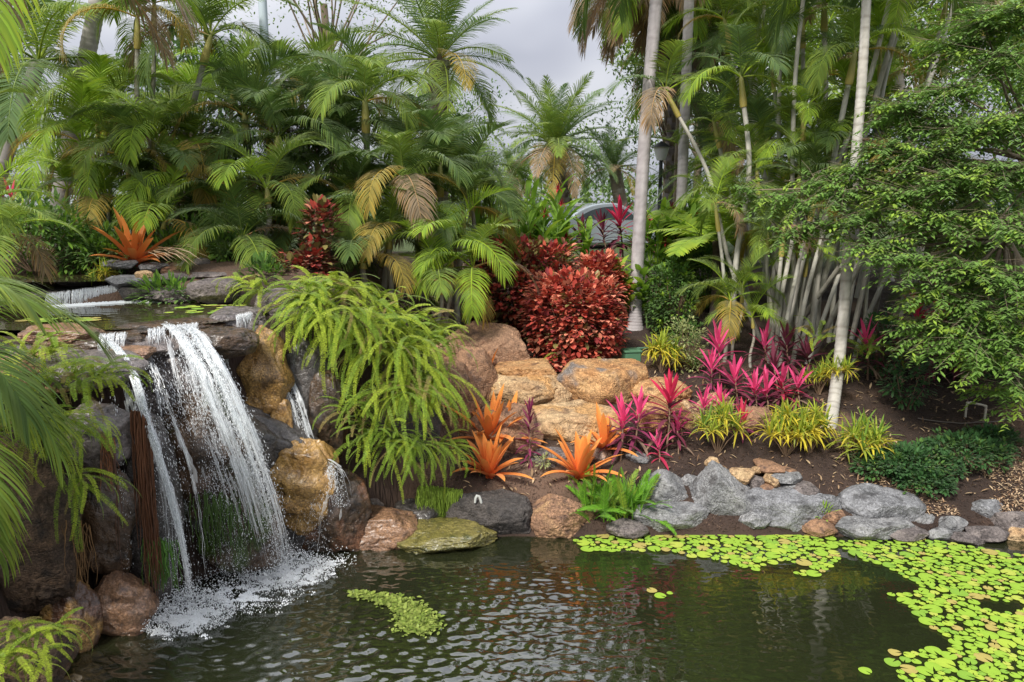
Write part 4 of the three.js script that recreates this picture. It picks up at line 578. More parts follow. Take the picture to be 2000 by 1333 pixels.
function redHedge(label, at, R, n, dark, o = {}) {
  const { g, r, S, cy } = shrub('copperleaf_hedge', label, 'hedge', at, R, n, [M.acalypha], { L: .11, W: .07, per: 8, tint: (d, c, q) => { const k = q() * 1.05 + .5 * fbm(c[0] * 2, c[1] * 2, c[2] * 2, 3) - dark; return k > .85 ? reds[3] : k > .6 ? reds[1] : k > .36 ? reds[0] : k > .16 ? reds[2] : q() < .5 ? reds[5] : reds[4]; }, ...o });
  for (let i = 0; i < Math.min(150, n / 12); i++) { const d = sphereDir(r); if (d[2] < -.2) d[2] *= -1; if (d[1] < -.5) d[1] *= -.5; const k = 1.06 * (1 + .3 * fbm(d[0] * 2 + S, d[1] * 2, d[2] * 2, 2)) * lerp(1, .88 / Math.max(Math.abs(d[0]), Math.abs(d[1]), Math.abs(d[2])), o.boxy ?? 0), m = mesh('leaf', redLeaves[Math.floor(r() * (dark > .2 ? 6 : 4.3)) % 6], M.acalypha, g); m.position.set(d[0] * R[0] * k, cy + d[1] * R[1] * k, d[2] * R[2] * k); m.rotation.set(-.2 + (r() - .5), Math.atan2(d[0], d[2]) + (r() - .5) * 1.6, (r() - .5) * .8, 'YXZ'); }
}
redHedge('dark maroon part of the copperleaf hedge at the back left', [0.17,-12.70], [.92, .78, .6], 6400, .25, { cy: .82, boxy: .7 });
redHedge('bright red part of the copperleaf hedge in front', [0.95,-11.51], [.66, .66, .58], 5200, 0, { cy: .72, boxy: .6 });
redHedge('orange red part of the copperleaf hedge behind the front', [1.46,-13.24], [.42, .5, .4], 1800, -.18, { cy: .75 });
redHedge('loose red copperleaf bush left in front of the palms', [[-2.55,2.55,-10.40][0], -10.4], [.17, .3, .17], 260, .5, { cy: .85, y: [-2.64,2.55,-10.40][1] - .1 });
redHedge('middle red copperleaf spray under the loose red bush', [[-2.64,2.73,-10.30][0], -10.3], [.17, .2, .16], 200, .45, { cy: .2, y: [-2.64,2.73,-10.30][1] - .1 });
redHedge('lower red copperleaf spray beside the loose red bush', [[-2.84,2.52,-10.30][0], -10.2], [.26, .24, .2], 330, .4, { cy: .24, y: [-2.78,2.53,-10.20][1] - .05 });
redHedge('low red sprig of copperleaf below the hedge', [0.74,-10.93], [.2, .16, .18], 260, .05, { cy: .16 });
shrub('round_shrub', 'round green shrub right of the tall smooth trunk', 'shrub', [2.67,-12.84], [.38, .62, .38], 3200, [M.shrub, M.lime], { L: .075, W: .04, cy: .62, pick: (d, c, r) => r() < .85 ? 0 : 1 });
shrub('variegated_shrub', 'cream variegated shrub right of the golden mop', 'shrub', [2.59,-11.31], [.3, .38, .3], 1700, [M.shrubPale, M.shrub], { L: .055, W: .025, cy: .4, pick: (d, c, r) => r() < .7 ? 0 : 1 });
shrub('green_shrub', 'leafy green shrub behind the round shrub', 'shrub', [3.70,-14.40], [.5, .6, .4], 2400, [M.shrub, M.ginger], { L: .09, W: .035, cy: .6 });
for (const [l, p, R] of [['dark green ground cover left part above the shore stones', [4.63,-8.74], [.62, .2, .36]], ['dark green ground cover right part above the shore stones', [5.42,-8.90], [.55, .22, .34]], ['dark green ground cover trailing between the stones', [4.73,-8.50], [.3, .16, .2]], ['thin green ground cover by the white pipe', [5.97,-9.28], [.32, .12, .2]]]) shrub('ground_cover', l, 'ground cover', p, R, R[0] * 3800, [M.ground, M.shrub], { L: .06, W: .032, cy: R[1] * .7, top: 1, pick: (d, c, r) => r() < .75 ? 0 : 1 });
for (const [l, p, R, n] of [['leafy sapling hanging over the dark mulch', [5.25,-10.00], [.28, .3, .25], 420], ['small bush in the shade behind the sapling', [5.35,-10.96], [.35, .4, .3], 900], ['dark bush under the right-hand tree', [6.69,-10.96], [.6, .45, .4], 1800], ['dark bush at the right edge under the tree', [7.32,-10.96], [.6, .6, .4], 1800]]) shrub('shade_bush', l, 'bush', p, R, n, [M.ground], { L: .08, W: .035, cy: R[1] + .15 });
for (const [l, p] of [['tiny lime plant sprouting by the right waterline', [4.78,0.16,-8.40]], ['tiny lime plant between broad and rounded boulders', [3.47,0.16,-8.15]]]) shrub('seedling', l, 'plant', [p[0], p[2]], [.07, .1, .06], 60, [M.lime], { L: .08, W: .02, cy: .06, y: p[1] - .08 });
shrub('white_flower_plant', 'little pale flowering plant beside the purple cordyline', 'plant', [0.38,-8.82], [.09, .1, .08], 90, [M.shrubPale], { L: .05, W: .02, cy: .14 });
for (const [l, p, R, n] of [['lush green bank plant behind the small cascade', [-6.04,2.91,-10.60], [.7, .38, .35], 1500], ['leafy green plant left of the big orange bromeliad', [-5.49,2.89,-10.40], [.45, .3, .3], 1000], ['green foliage at the left edge above the stream', [-6.30,3.14,-10.20], [.7, .5, .4], 1500], ['dark green plants behind the upper rocks', [-4.35,2.89,-11.00], [.9, .4, .4], 1900], ['glossy green plant left of the loose red bush', [-3.19,2.60,-9.90], [.26, .22, .2], 420], ['low leaves on the back bank of the upper pool', [-4.10,2.52,-9.20], [.35, .1, .12], 300]]) shrub('bank_plant', l, 'plant', [p[0], p[2]], R, n, [M.ginger, M.shrub], { L: .13, W: .035, cy: R[1] * .8, top: 1, y: p[1] - R[1] * .8 });
// gingers: tall stems with long leaves
function gingerLeaf(seed) { const b = new MB(), r = rng(seed), k = .8 + r() * .4; blade(b, [0, 0, 0], [0, .55, 1], [0, 1, -.5], .55, .1, 6, .9, .3, lance, [k, k, k], [k * 1.2, k * 1.1, k]); return b.geo(); }
const gingerSet = [1, 2, 3].map(gingerLeaf), bractGeo = rosetteGeo(88, 12, .1, .03); M.bract = leafMat([.5, .03, .04]);
function ginger(label, at, nst, w, h, red) {
  const r = rng(ps++), g = thing('ginger_plant', label, 'plant', [at[0], H(at[0], at[1]) - .05, at[1]], 'tall leafy gingers');
  for (let i = 0; i < nst; i++) {
    const x = (r() - .5) * 2 * w, z = (r() - .5) * w, lx = (r() - .5) * .3, hh = h * (.6 + r() * .5), b = new MB(); tube(b, [[x, 0, z], [x + lx * .4, hh * .5, z], [x + lx, hh, z + .05]], [.014, .012, .006], 5, [.12, .2, .05]); mesh('stem', b.geo(), M.shaft, g);
    const nl = 11; for (let k = 0; k < nl; k++) { const t = .35 + .65 * k / nl, m = mesh('leaf', gingerSet[k % 3], r() < .3 ? M.lime : M.ginger, g); m.position.set(x + lx * t, hh * t, z); m.rotation.set(-.2 - .7 * t * r(), r() * 6.28, 0, 'YXZ'); m.scale.setScalar(.75 + r() * .5); }
    if (red && r() < red) { const m = mesh('flower', bractGeo, M.bract, g); m.position.set(x + lx, hh, z + .05); m.scale.set(1, 1.7, 1); }
  }
}
ginger('bright green gingers with red flowers behind the hedge', [.15, -14.2], 20, .8, 2.1, .35); ginger('bright green gingers right of the middle clump', [.75, -15], 18, .75, 1.9, .3); ginger('green gingers behind the tall smooth trunk', [2.65, -14.4], 18, .6, 1.7, .25); ginger('green gingers right of the tall smooth trunk', [3.3, -15], 18, .6, 1.8, .25); ginger('yellow tipped gingers below the second smooth trunk', [3.9, -16.4], 14, .5, 1.5, .2); ginger('low gingers at the right back of the hedge', [2.2, -13.4], 10, .4, .9, 0);

// ---------- broadleaf trees ----------
function limb(b, a, c, r0, r1, r, wob = .1) { const m = mix3(a, c, .5).map((v, i) => v + (r() - .5) * wob * Math.hypot(c[0] - a[0], c[1] - a[1], c[2] - a[2])), P = [a, mix3(a, m, .5), m, mix3(m, c, .5), c]; tube(b, P, P.map((_, i) => lerp(r0, r1, i / 4)), 6, i => V([1, 1, 1], .8 + r() * .4)); }
{ // the big small-leaved tree at the right
  const r = rng(333), base = [6.9, -9.9], y0 = H(...base) - .1, g = thing('weeping_fig', 'large small-leaved green tree overhanging the bank at the right', 'tree', [base[0], y0, base[1]]);
  const sprays = [ // centre, half width, leaf count
    [5.19,4.95,-9.60], [5.64,5.29,-9.40], [4.82,4.74,-9.80], [5.67,4.56,-9.00], [5.31,4.47,-9.20], [4.67,4.28,-9.80], [4.97,4.20,-9.40], [4.48,4.04,-9.90], [5.52,4.00,-8.90], [5.13,3.89,-9.00], [4.72,3.72,-9.30], [4.08,3.76,-9.80], [3.65,3.63,-10.00], [3.35,3.70,-10.30], [4.33,3.48,-9.60], [4.94,3.43,-9.00], [5.41,3.43,-8.70], [3.85,3.35,-9.80], [3.54,3.21,-10.00], [4.40,3.12,-9.30], [4.69,2.96,-9.00], [5.17,2.92,-8.70], [5.54,2.82,-8.50], [4.97,2.61,-8.90], [5.33,2.47,-8.60], [5.64,2.25,-8.50], [5.20,2.12,-8.60], [5.44,1.96,-8.50], [4.94,2.18,-9.00],
    [5.88,5.82,-9.50], [5.65,5.78,-9.80], [5.54,5.52,-10.00], [5.85,1.50,-8.70], [3.97,3.93,-10.20], [3.10,3.79,-10.60], [6.43,5.07,-9.40], [6.42,3.89,-9.00], [6.36,2.74,-8.80], [6.89,1.95,-8.90], [7.09,3.27,-10.20], [6.55,2.15,-10.00], [6.09,3.13,-10.30], [5.45,3.26,-10.40], [6.74,3.93,-10.40], [7.13,4.60,-10.60], [6.45,4.60,-10.60], [7.22,5.70,-10.00], [5.42,4.60,-10.20], [4.93,3.80,-10.40], [6.69,6.41,-10.00], [7.27,4.79,-9.50], [7.60,3.11,-9.40]];
  const tb = new MB(), loc = p => [p[0] - base[0], p[1] - y0, p[2] - base[1]], fork = [.1, 1.3, 0], crown = [-.1, 3.3, -.1]; limb(tb, [0, 0, 0], fork, .2, .16, r, .05); limb(tb, fork, crown, .15, .1, r, .1); limb(tb, fork, [.9, 2.9, .3], .12, .08, r, .1); limb(tb, fork, [-.9, 2.4, .4], .11, .07, r, .1);
  mesh('trunk', tb.geo(), M.branch, g);
  const bb = new MB(), A = [0, 1, 2].map(() => new MB()), N = [0, 1].map(() => new MB());
  sprays.forEach((sp, si) => {
    const c = loc(sp), hub = c[1] > 2.6 ? crown : c[0] < -1 ? [-.9, 2.4, .4] : c[0] > .5 ? [.9, 2.9, .3] : fork; limb(bb, hub, c, .026, .008, r, .15);
    const left = clamp((sp[0] + 10 * 0 - 3.6) / 1.6), nt = Math.round(lerp(18, 60, left)); for (let t = 0; t < nt; t++) {
      const a = r() * 6.283, q = (.25 + .55 * Math.sqrt(r())) * lerp(.6, 1, left), e = [c[0] + Math.cos(a) * q * .85, c[1] + (r() - .4) * .5 - q * .15, c[2] + Math.sin(a) * q * .8], s0 = [c[0] + (r() - .5) * .2, c[1] + (r() - .5) * .12, c[2] + (r() - .5) * .2];
      limb(bb, s0, e, .003, .0015, r, .1); const young = r() < .22 + .25 * clamp((e[1] - c[1]) * 3), dirx = Math.cos(a), dirz = Math.sin(a);
      const nl = 26; for (let k = 0; k < nl; k++) { const u = .15 + .85 * k / nl, p = [lerp(s0[0], e[0], u) + (r() - .5) * .05, lerp(s0[1], e[1], u) - .1 * u * u + (r() - .5) * .05, lerp(s0[2], e[2], u) + (r() - .5) * .05], sd = k % 2 ? 1 : -1, d = nrm([dirx * .6 - dirz * sd * .8 + (r() - .5) * .5, -.25 + (r() - .5) * .7, dirz * .6 + dirx * sd * .8 + (r() - .5) * .5]), gk = .78 + r() * .45; const B = young && u > .4 ? N[si % 2] : A[si % 3]; blade(B, p, d, [0, 1, 0], .085 * (.7 + r() * .5), .033, 2, .5, .15, oval, [gk, gk, gk], [gk, gk, gk]); }
    }
  });
  mesh('branches', bb.geo(), M.branch, g); for (const k of A) stuffPart(mesh('crown', k.geo(), M.ficus, g)); for (const k of N) tag(stuffPart(mesh('crown', k.geo(), M.ficusNew, g)), 'yellow green young leaves');
}
function tree(label, x, z, h, R, n, mats, o = {}) {
  const r = rng(ps++), y0 = H(x, z) - .1, g = thing('broadleaf_tree', label, 'tree', [x, y0, z], 'trees in the background'), tb = new MB(), b = mats.map(() => new MB()), top = h - R * .8; limb(tb, [0, 0, 0], [0, top, 0], .02 * h, .012 * h, r, .06);
  const nb = o.nb ?? 26; for (let i = 0; i < nb; i++) { const d = sphereDir(r), c = [d[0] * R * (.5 + r() * .5), h - R * .8 + d[1] * R * .75, d[2] * R * (.5 + r() * .5)]; limb(tb, [0, Math.min(top, h * .35 + i / nb * h * .3), 0], c, .0045 * h, .002 * h, r, .12); const mi = i % mats.length, q = R * .42, m = n / nb; for (let k = 0; k < m; k++) { const e = sphereDir(r), w = Math.cbrt(r()), gk = .6 + r() * .7, L = o.L ?? .16; blade(b[mi], [c[0] + e[0] * q * w, c[1] + e[1] * q * w * .7, c[2] + e[2] * q * w], sphereDir(r), [0, 1, 0], L * (.7 + r() * .6), L * .5, 2, .5, 0, oval, [gk, gk, gk], [gk, gk, gk]); } }
  mesh('trunk', tb.geo(), M.branch, g); b.forEach((k, i) => stuffPart(mesh('crown', k.geo(), mats[i], g)));
}
tree('bright lime tree far behind the left lamp post', -17, -29, 4.6, 3, 5000, [M.farBright, M.farLeaf]); tree('dark tree behind the left palms', -11, -27, 6.5, 3.2, 5000, [M.farLeaf]); tree('thin grey green tree against the sky behind the middle clump', -6.2, -27, 10.2, 3, 2600, [M.farLeaf], { nb: 22, L: .14 }); tree('dark tree behind the middle clump', -3.5, -33, 6.5, 3.4, 5000, [M.farBlue, M.farLeaf]);
tree('dark tree filling the gap under the distant palms', 2, -40, 5.2, 4, 6000, [M.farBlue, M.farLeaf], { L: .2 }); tree('green tree right of the gap behind the straw skirted palm', 7, -30, 9, 3.6, 6000, [M.farLeaf, M.farBlue], { L: .18 }); tree('vine covered green tree beside the sky gap', 4.6, -23.5, 7.4, 1.6, 4200, [M.farBright, M.farLeaf, M.shrub]);
tree('dark tree behind the slender grove', 11, -24, 10, 4, 8000, [M.farBlue, M.farLeaf], { L: .18 }); tree('dark tree at the far right behind the grove', 16, -22, 11, 4.5, 8000, [M.farBlue], { L: .18 }); tree('pale tree low in the gap left of the distant palm', -2.2, -44, 5.4, 3.6, 4000, [M.farLeaf, M.farBright], { L: .2 }); tree('green tree far left behind the palm trunks', -24, -32, 8, 4, 5000, [M.farLeaf], { L: .2 }); tree('deep green tree behind the left cane palms', -8, -20, 5.2, 2.4, 4500, [M.farBlue, M.shrub]);
tree('tall leafy vine column at the edge of the sky gap', 4.35, -20.5, 8.2, 1.5, 6500, [M.farBright, M.farLeaf], { L: .15 }); tree('leafy green tree behind the straw skirted palm', 6, -22.5, 9.5, 2.4, 6500, [M.farLeaf, M.shrub], { L: .15 }); tree('green tree behind the feathery palms', 9.5, -21.5, 9.5, 3, 7000, [M.farLeaf, M.shrub], { L: .16 }); tree('green tree behind the right end of the grove', 12.8, -19.5, 9.5, 3, 7000, [M.farLeaf, M.farBright], { L: .16 });
{ const r = rng(909), b = new MB(), c = new MB(); for (let i = 0; i < 15000; i++) { const x = (r() - .5) * 120, h = 3.6 + 2.6 * fbm(x * .12, 3, 1, 3), y = 2 + h * Math.pow(r(), .8), z = -52 - r() * 6, gk = .6 + r() * .7; blade(r() < .6 ? b : c, [x, y, z], sphereDir(r), [0, 1, 0], .55, .3, 2, .4, .2, oval, [gk, gk, gk], [gk, gk, gk]); } tag(mesh('distant_wood', b.geo(), M.farBlue), 'far-off dark belt of trees closing the horizon', 'wood', null, 'stuff'); tag(mesh('distant_wood', c.geo(), M.farLeaf), 'far-off lighter trees mixed in the horizon belt', 'wood', null, 'stuff'); }
tree('dark leafy tree closing the view at the right edge', 9.6, -13.6, 5, 2.3, 6000, [M.ficus, M.ground], { L: .11 }); tree('dark leafy tree behind the maroon cordylines', 7.2, -13.4, 4.2, 1.6, 4000, [M.ficus, M.ground], { L: .11 });
tree('leafy tree at the top right corner behind the small-leaved tree', 10.2, -15, 9, 3, 7000, [M.ficus, M.farBright], { L: .12 });
// ---------- lily pads ----------
{
  const r = rng(9), geos = [], cols = [[.27, .43, .04], [.35, .47, .05], [.21, .37, .04], [.4, .46, .07], [.4, .33, .09]];
  for (const c of cols) for (let v = 0; v < 2; v++) { const b = new MB(), n = 16, R = 1, cut = .16, c0 = b.v(0, .012, 0, V(c, 1.08)); let last; for (let k = 0; k <= n; k++) { const a = cut + (6.283 - 2 * cut) * k / n, w = R * (1 + .05 * Math.sin(a * 3 + v * 2) + .03 * (r() - .5)), m = V(c, .92 + r() * .14), e = b.v(Math.cos(a) * w, .03 * (r() - .3), Math.sin(a) * w, m); if (k) b.t(c0, e, last); last = e; } geos.push(b.geo()); }
  const poly = (P, x, y) => { let s = false; for (let i = 0, j = P.length - 1; i < P.length; j = i++) if ((P[i][1] > y) !== (P[j][1] > y) && x < (P[j][0] - P[i][0]) * (y - P[i][1]) / (P[j][1] - P[i][1]) + P[i][0]) s = !s; return s; };
  const A = [[0.67,0.00,-7.92], [1.08,0.00,-8.12], [1.90,0.02,-8.20], [2.87,0.00,-8.18], [3.54,0.01,-8.05], [3.39,-0.00,-7.50], [3.00,0.01,-7.05], [2.54,0.00,-7.15], [2.10,0.01,-7.42], [1.61,0.01,-7.62], [0.81,0.01,-7.66]].map(p => [p[0], p[2]]);
  const Bp = [[3.49,0.00,-7.86], [4.48,0.01,-7.95], [5.15,0.01,-7.60], [5.41,-0.00,-7.50], [4.17,-0.02,-5.40], [3.82,0.05,-4.90], [2.59,0.05,-4.90], [2.98,-0.01,-5.62], [3.62,-0.01,-5.90], [3.62,-0.01,-6.30], [3.54,-0.00,-6.70], [3.69,0.01,-6.72], [3.93,0.01,-6.82], [3.79,0.01,-7.22], [3.55,-0.00,-7.50]].map(p => [p[0], p[2]]);
  const pads = []; const place = (P, n, x0, x1, z0, z1, raft) => { let tries = 0, k = 0; while (k < n && tries++ < 60000) { const x = lerp(x0, x1, r()), z = lerp(z0, z1, r()); if (!poly(P, x, z)) continue; if (fbm(x * 1.6 + 3, 7, z * 1.9, 3) < -.2 + (raft ? -.03 : 0)) continue; const s = .028 + .052 * Math.pow(r(), 1.5); if (pads.some(q => Math.hypot(q[0] - x, q[1] - z) < (q[2] + s) * .84)) continue; pads.push([x, z, s, raft]); k++; } };
  place(A, 330, .5, 3.9, -8.3, -6.9, 1); place(Bp, 760, 3, 5.6, -8.1, -4.7, 0);
  for (const p of [[[1.32,-0.02,-6.78], .05], [[1.38,-0.02,-6.68], .055], [[1.48,-0.02,-6.73], .03], [[3.11,-0.02,-5.75], .05], [[2.76,0.01,-5.50], .05]]) pads.push([p[0][0], p[0][2], p[1], 2]);
  const order = pads.map((p, i) => [p[2] / -p[1] + (p[3] === 2 ? 1 : 0), i]).sort((a, b) => b[0] - a[0]).map(k => k[1]), rest = [];
  order.forEach((i, rank) => {
    const [x, z, s, raft] = pads[i], gi = Math.floor(Math.pow(r(), 2.6) * 4.9), geo = geos[gi * 2 + (r() < .5 ? 1 : 0)], y = .011 + .006 * r(), a = r() * 6.28;
    if (rank < 300) { const stray = ['left lily pad of the trio drifting in mid pond', 'front lily pad of the trio drifting in mid pond', 'smallest lily pad of the trio drifting in mid pond', 'lone lily pad left of the raft in the lower right', 'lone lily pad nearest the bottom edge left of the raft'][i - (pads.length - 5)], m = mesh('lily_pad', geo, M.pad); m.position.set(x, y, z); m.rotation.y = a; m.scale.setScalar(s); tag(m, raft === 2 ? stray : raft ? 'lime green lily pad in the raft before the grey boulders' : 'lime green lily pad in the raft at the right edge', 'lily pad', raft === 2 ? 'stray lily pads' : raft ? 'lily pads before the grey boulders' : 'lily pads at the right edge'); }
    else { const g = geo.clone(); g.scale(s, s, s); g.rotateY(a); g.translate(x, y, z); rest.push(g); }
  });
  if (rest.length) tag(mesh('lily_pad_raft', mergeGeometries(rest), M.pad), 'smaller lily pads crowding the rafts on the pond', 'lily pads', null, 'stuff');
  const up = []; for (let i = 0; i < 70; i++) { const b = r() < .5, x = b ? -4.75 + r() * .8 - .2 : -3.75 + r() * .95, z = b ? -7.55 - r() * .3 : -8.2 - r() * .75; if (inPond2(x, z) < .06) continue; const g = geos[Math.floor(r() * 10)].clone(), s = .03 + r() * .045; g.scale(s, s, s); g.rotateY(r() * 6); g.translate(x, 2.459 + r() * .004, z); up.push(g); }
  tag(mesh('upper_lily_pads', mergeGeometries(up), M.pad), 'pale lily leaves floating on the upper pool', 'lily pads', null, 'stuff');
  // floating algae
  const b = new MB(), path = [[-1.49,-0.02,-6.72], [-1.23,-0.00,-6.64], [-0.98,-0.01,-6.50], [-0.84,-0.00,-6.34], [-0.87,0.01,-6.18], [-0.71,-0.00,-6.16]];
  for (let i = 0; i < 2600; i++) { const t = r() * 4.99, k = Math.floor(t), c = mix3(path[k], path[k + 1], t - k), w = [.05, .09, .13, .15, .12][k], x = c[0] + (r() + r() + r() - 1.5) * w, z = c[2] + (r() + r() + r() - 1.5) * w * 1.1, s = .008 + r() * .014, q = .7 + r() * .6; leafOn(b, [x, .006 + r() * .012, z], [r() - .5, .25 * r(), r() - .5], s * 2.4, s * 1.6, mix3([.13, .19, .025], [.27, .32, .07], r()).map(v => v * q)); }
  tag(mesh('algae_mat', b.geo(), M.pad), 'long pale green mat of algae floating in the middle of the pond', 'algae', null, 'stuff');
}
// ---------- falling water ----------
{
  const r = rng(17);
  const drop = (b, p, d, L, w) => { d = nrm(d); const s = nrm(cross(d, Math.abs(d[1]) > .95 ? [1, 0, 0] : [0, 1, 0])), e = cross(s, d), W = [1, 1, 1], a = b.v(p[0] - d[0] * L, p[1] - d[1] * L, p[2] - d[2] * L, W), z = b.v(p[0] + d[0] * L * .6, p[1] + d[1] * L * .6, p[2] + d[2] * L * .6, W), k = [0, 1, 2].map(i => { const t = i * 2.094, x = Math.cos(t) * w, y = Math.sin(t) * w; return b.v(p[0] + s[0] * x + e[0] * y, p[1] + s[1] * x + e[1] * y, p[2] + s[2] * x + e[2] * y, W); }); for (let i = 0; i < 3; i++) { b.t(a, k[i], k[(i + 1) % 3]); b.t(z, k[(i + 1) % 3], k[i]); } };
  // guide lines: each fall follows a path from lip to pool, spreading as it goes
  function fall(name, label, lanes, o = {}) {
    const b = new MB(), vb = new MB();
    for (const { path, w0, w1, n, strands = 0, size = 1, out = .06 } of lanes) {
      const cv = new THREE.CatmullRomCurve3(path.map(p => new THREE.Vector3(...p)), false, 'centripetal'), lanesU = Array.from({ length: 8 }, () => r() * 2 - 1);
      for (let i = 0; i < n; i++) {
        const t = Math.pow(r(), .8) * 1.0, p = cv.getPoint(t), d = cv.getTangent(t), w = lerp(w0, w1, t), u = (r() + r() + r() - 1.5) / 1.5, lane = lanesU[i % 8], x = lerp(lane + u * .1, u, .15 + t * .7) * w, s = (.0018 + .0036 * Math.pow(r(), 3)) * size;
        drop(b, [p.x + x, p.y + (r() - .5) * .05, p.z + Math.abs(r() - .3) * out + x * .25], [d.x, d.y, d.z], s * lerp(6, 2.2, t) * (.5 + r()), s);
      }
      for (let i = 0; i < strands * .8; i++) { // small torn veils of water
        const u = lanesU[Math.floor(r() * 8)] + (r() - .5) * .25, t0 = Math.pow(r(), 1.5) * .7, t1 = t0 + .05 + r() * .13, W0 = .005 + .015 * r(), rows = []; for (let k = 0; k <= 6; k++) { const t = Math.min(1, lerp(t0, t1, k / 6)), p = cv.getPoint(t), w = lerp(w0, w1, t), hw = W0 * Math.sin(Math.PI * (k + .4) / 6.9) * (.5 + r()), x = p.x + u * w, z = p.z + u * w * .25 + .012 + (r() - .5) * .02; rows.push([vb.v(x - hw + (r() - .5) * .01, p.y, z - .006 * r(), [1, 1, 1]), vb.v(x + (r() - .5) * .006, p.y, z + .008, [1, 1, 1]), vb.v(x + hw + (r() - .5) * .01, p.y, z - .006 * r(), [1, 1, 1])]); } for (let k = 0; k < 6; k++) for (const j of [0, 1]) vb.q(rows[k][j], rows[k + 1][j], rows[k + 1][j + 1], rows[k][j + 1]);
      }
      for (let i = 0; i < strands; i++) { // cords of water near the lip
        const u = lanesU[Math.floor(r() * lanesU.length)] + (r() - .5) * .12, t0 = Math.pow(r(), 1.4) * .75, t1 = Math.min(1, t0 + .08 + r() * .35), P = [], Q = []; for (let k = 0; k <= 7; k++) { const t = lerp(t0, t1, k / 7), p = cv.getPoint(t), w = lerp(w0, w1, t); P.push([p.x + u * w + (r() - .5) * .012, p.y, p.z + u * w * .25 + .02 + (r() - .5) * .02]); Q.push((.0006 + .0015 * r()) * Math.sin(Math.PI * (k + .5) / 8) * size); } tube(b, P, Q, 4, [1, 1, 1]);
      }
    }
    const g = thing(name, label, 'waterfall', [0, 0, 0], null, 'stuff'); stuffPart(mesh('drops', b.geo(), M.fall, g)); stuffPart(mesh('water_veil', vb.geo(), M.sheet, g)); return g;
  }
  fall('waterfall', 'broad white main fall arching over the rock dome', [
    { path: [[-3.20,2.48,-7.30], [-2.99,2.43,-7.10], [-2.77,2.28,-6.85], [-2.56,1.93,-6.72], [-2.40,1.47,-6.70], [-2.26,0.86,-6.75], [-2.23,0.16,-6.95]], w0: .2, w1: .26, n: 5200, strands: 300 },
    { path: [[-2.95,2.41,-7.20], [-2.63,2.12,-6.95], [-2.39,1.61,-6.85], [-2.24,0.97,-6.85], [-2.20,0.16,-7.05]], w0: .14, w1: .32, n: 3600, strands: 130 },
    { path: [[-3.19,2.43,-7.10], [-2.99,2.10,-6.80], [-2.85,1.66,-6.70], [-2.70,1.04,-6.68], [-2.59,0.20,-6.75]], w0: .24, w1: .42, n: 3000, strands: 70, size: .85 },
    { path: [[-3.28,2.26,-6.95], [-2.86,1.69,-6.75], [-2.70,1.08,-6.70], [-2.69,0.15,-6.75]], w0: .3, w1: .65, n: 2600, size: .75, out: .2 },
    { path: [[-2.91,2.41,-7.50], [-2.82,2.24,-7.35], [-2.75,2.01,-7.25]], w0: .05, w1: .07, n: 350, strands: 24 }]);
  fall('waterfall', 'narrow left-hand fall breaking into a rope of drops', [
    { path: [[-3.56,2.42,-6.75], [-3.33,2.35,-6.50], [-3.13,2.17,-6.30], [-3.01,1.85,-6.20], [-2.90,1.51,-6.15], [-2.80,1.07,-6.12], [-2.74,0.61,-6.12], [-2.75,0.37,-6.15]], w0: .07, w1: .05, n: 2000, strands: 200, size: 1.05 },
    { path: [[-3.25,2.30,-6.50], [-3.05,1.91,-6.30], [-2.91,1.25,-6.25], [-2.90,0.26,-6.25]], w0: .2, w1: .34, n: 2200, strands: 60, size: .8 },
    { path: [[-3.34,2.05,-6.25], [-3.30,1.71,-6.20], [-3.29,1.04,-6.20], [-3.32,0.20,-6.20]], w0: .1, w1: .12, n: 350, size: .8 }]);
  fall('waterfall', 'thin right-hand fall slipping between dark rocks under the ferns', [
    { path: [[-2.76,2.02,-8.20], [-2.49,1.90,-8.00], [-2.27,1.63,-7.75], [-2.15,1.27,-7.65], [-2.08,1.14,-7.55], [-1.79,0.98,-7.40], [-1.73,0.60,-7.40]], w0: .1, w1: .14, n: 2300, strands: 110, size: .9 },
    { path: [[-2.08,1.17,-7.55], [-1.85,0.92,-7.40], [-1.96,0.51,-7.35], [-2.03,0.07,-7.35]], w0: .12, w1: .3, n: 1100, strands: 10, size: .8 }]);
  // short curtains
  const curtain = (name, label, a, c, drop_, lift, n, seg) => { const b = new MB(); for (let i = 0; i < n; i++) { const t = (i + r()) / n; if (seg && !seg(t)) continue; const p = mix3(a, c, t), q = .35 + r() * .65; p[1] -= r() * .02; p[2] += (r() - .5) * .04; const P = [], Q = [], k0 = r() * .3; for (let k = 0; k <= 6; k++) { const u = k0 + k / 6 * (q - k0 * .3); P.push([p[0] + lift[0] * u + (r() - .5) * .012, p[1] - drop_ * u * u, p[2] + lift[2] * u]); Q.push((.0009 + .0022 * r()) * Math.sin(Math.PI * (k + .7) / 7.4)); } tube(b, P, Q, 4, [1, 1, 1]); } tag(mesh(name, b.geo(), M.fall), label, 'waterfall', null, 'stuff'); };
  curtain('cascade', 'small lacy cascade falling into the upper pool', [-5.46,2.59,-9.00], [-4.79,2.65,-9.50], .24, [.03, 0, .13], 520, t => fbm(t * 14, 1, 1, 3) > -.16);
  curtain('lip_curtain', 'short veil of water at the left of the lip', [-3.66,2.48,-6.78], [-3.46,2.49,-6.85], .16, [.02, 0, .1], 150, t => fbm(t * 6, 9, 3, 2) > -.15);
  curtain('lip_curtain', 'short veil of water above the main fall', [-3.34,2.49,-7.02], [-3.04,2.49,-7.40], .14, [.03, 0, .1], 230, t => fbm(t * 7, 2, 3, 2) > -.1);
  curtain('lip_curtain', 'short veil of water at the right of the lip', [-2.79,2.52,-7.72], [-2.71,2.52,-7.95], .15, [.04, 0, .06], 90);
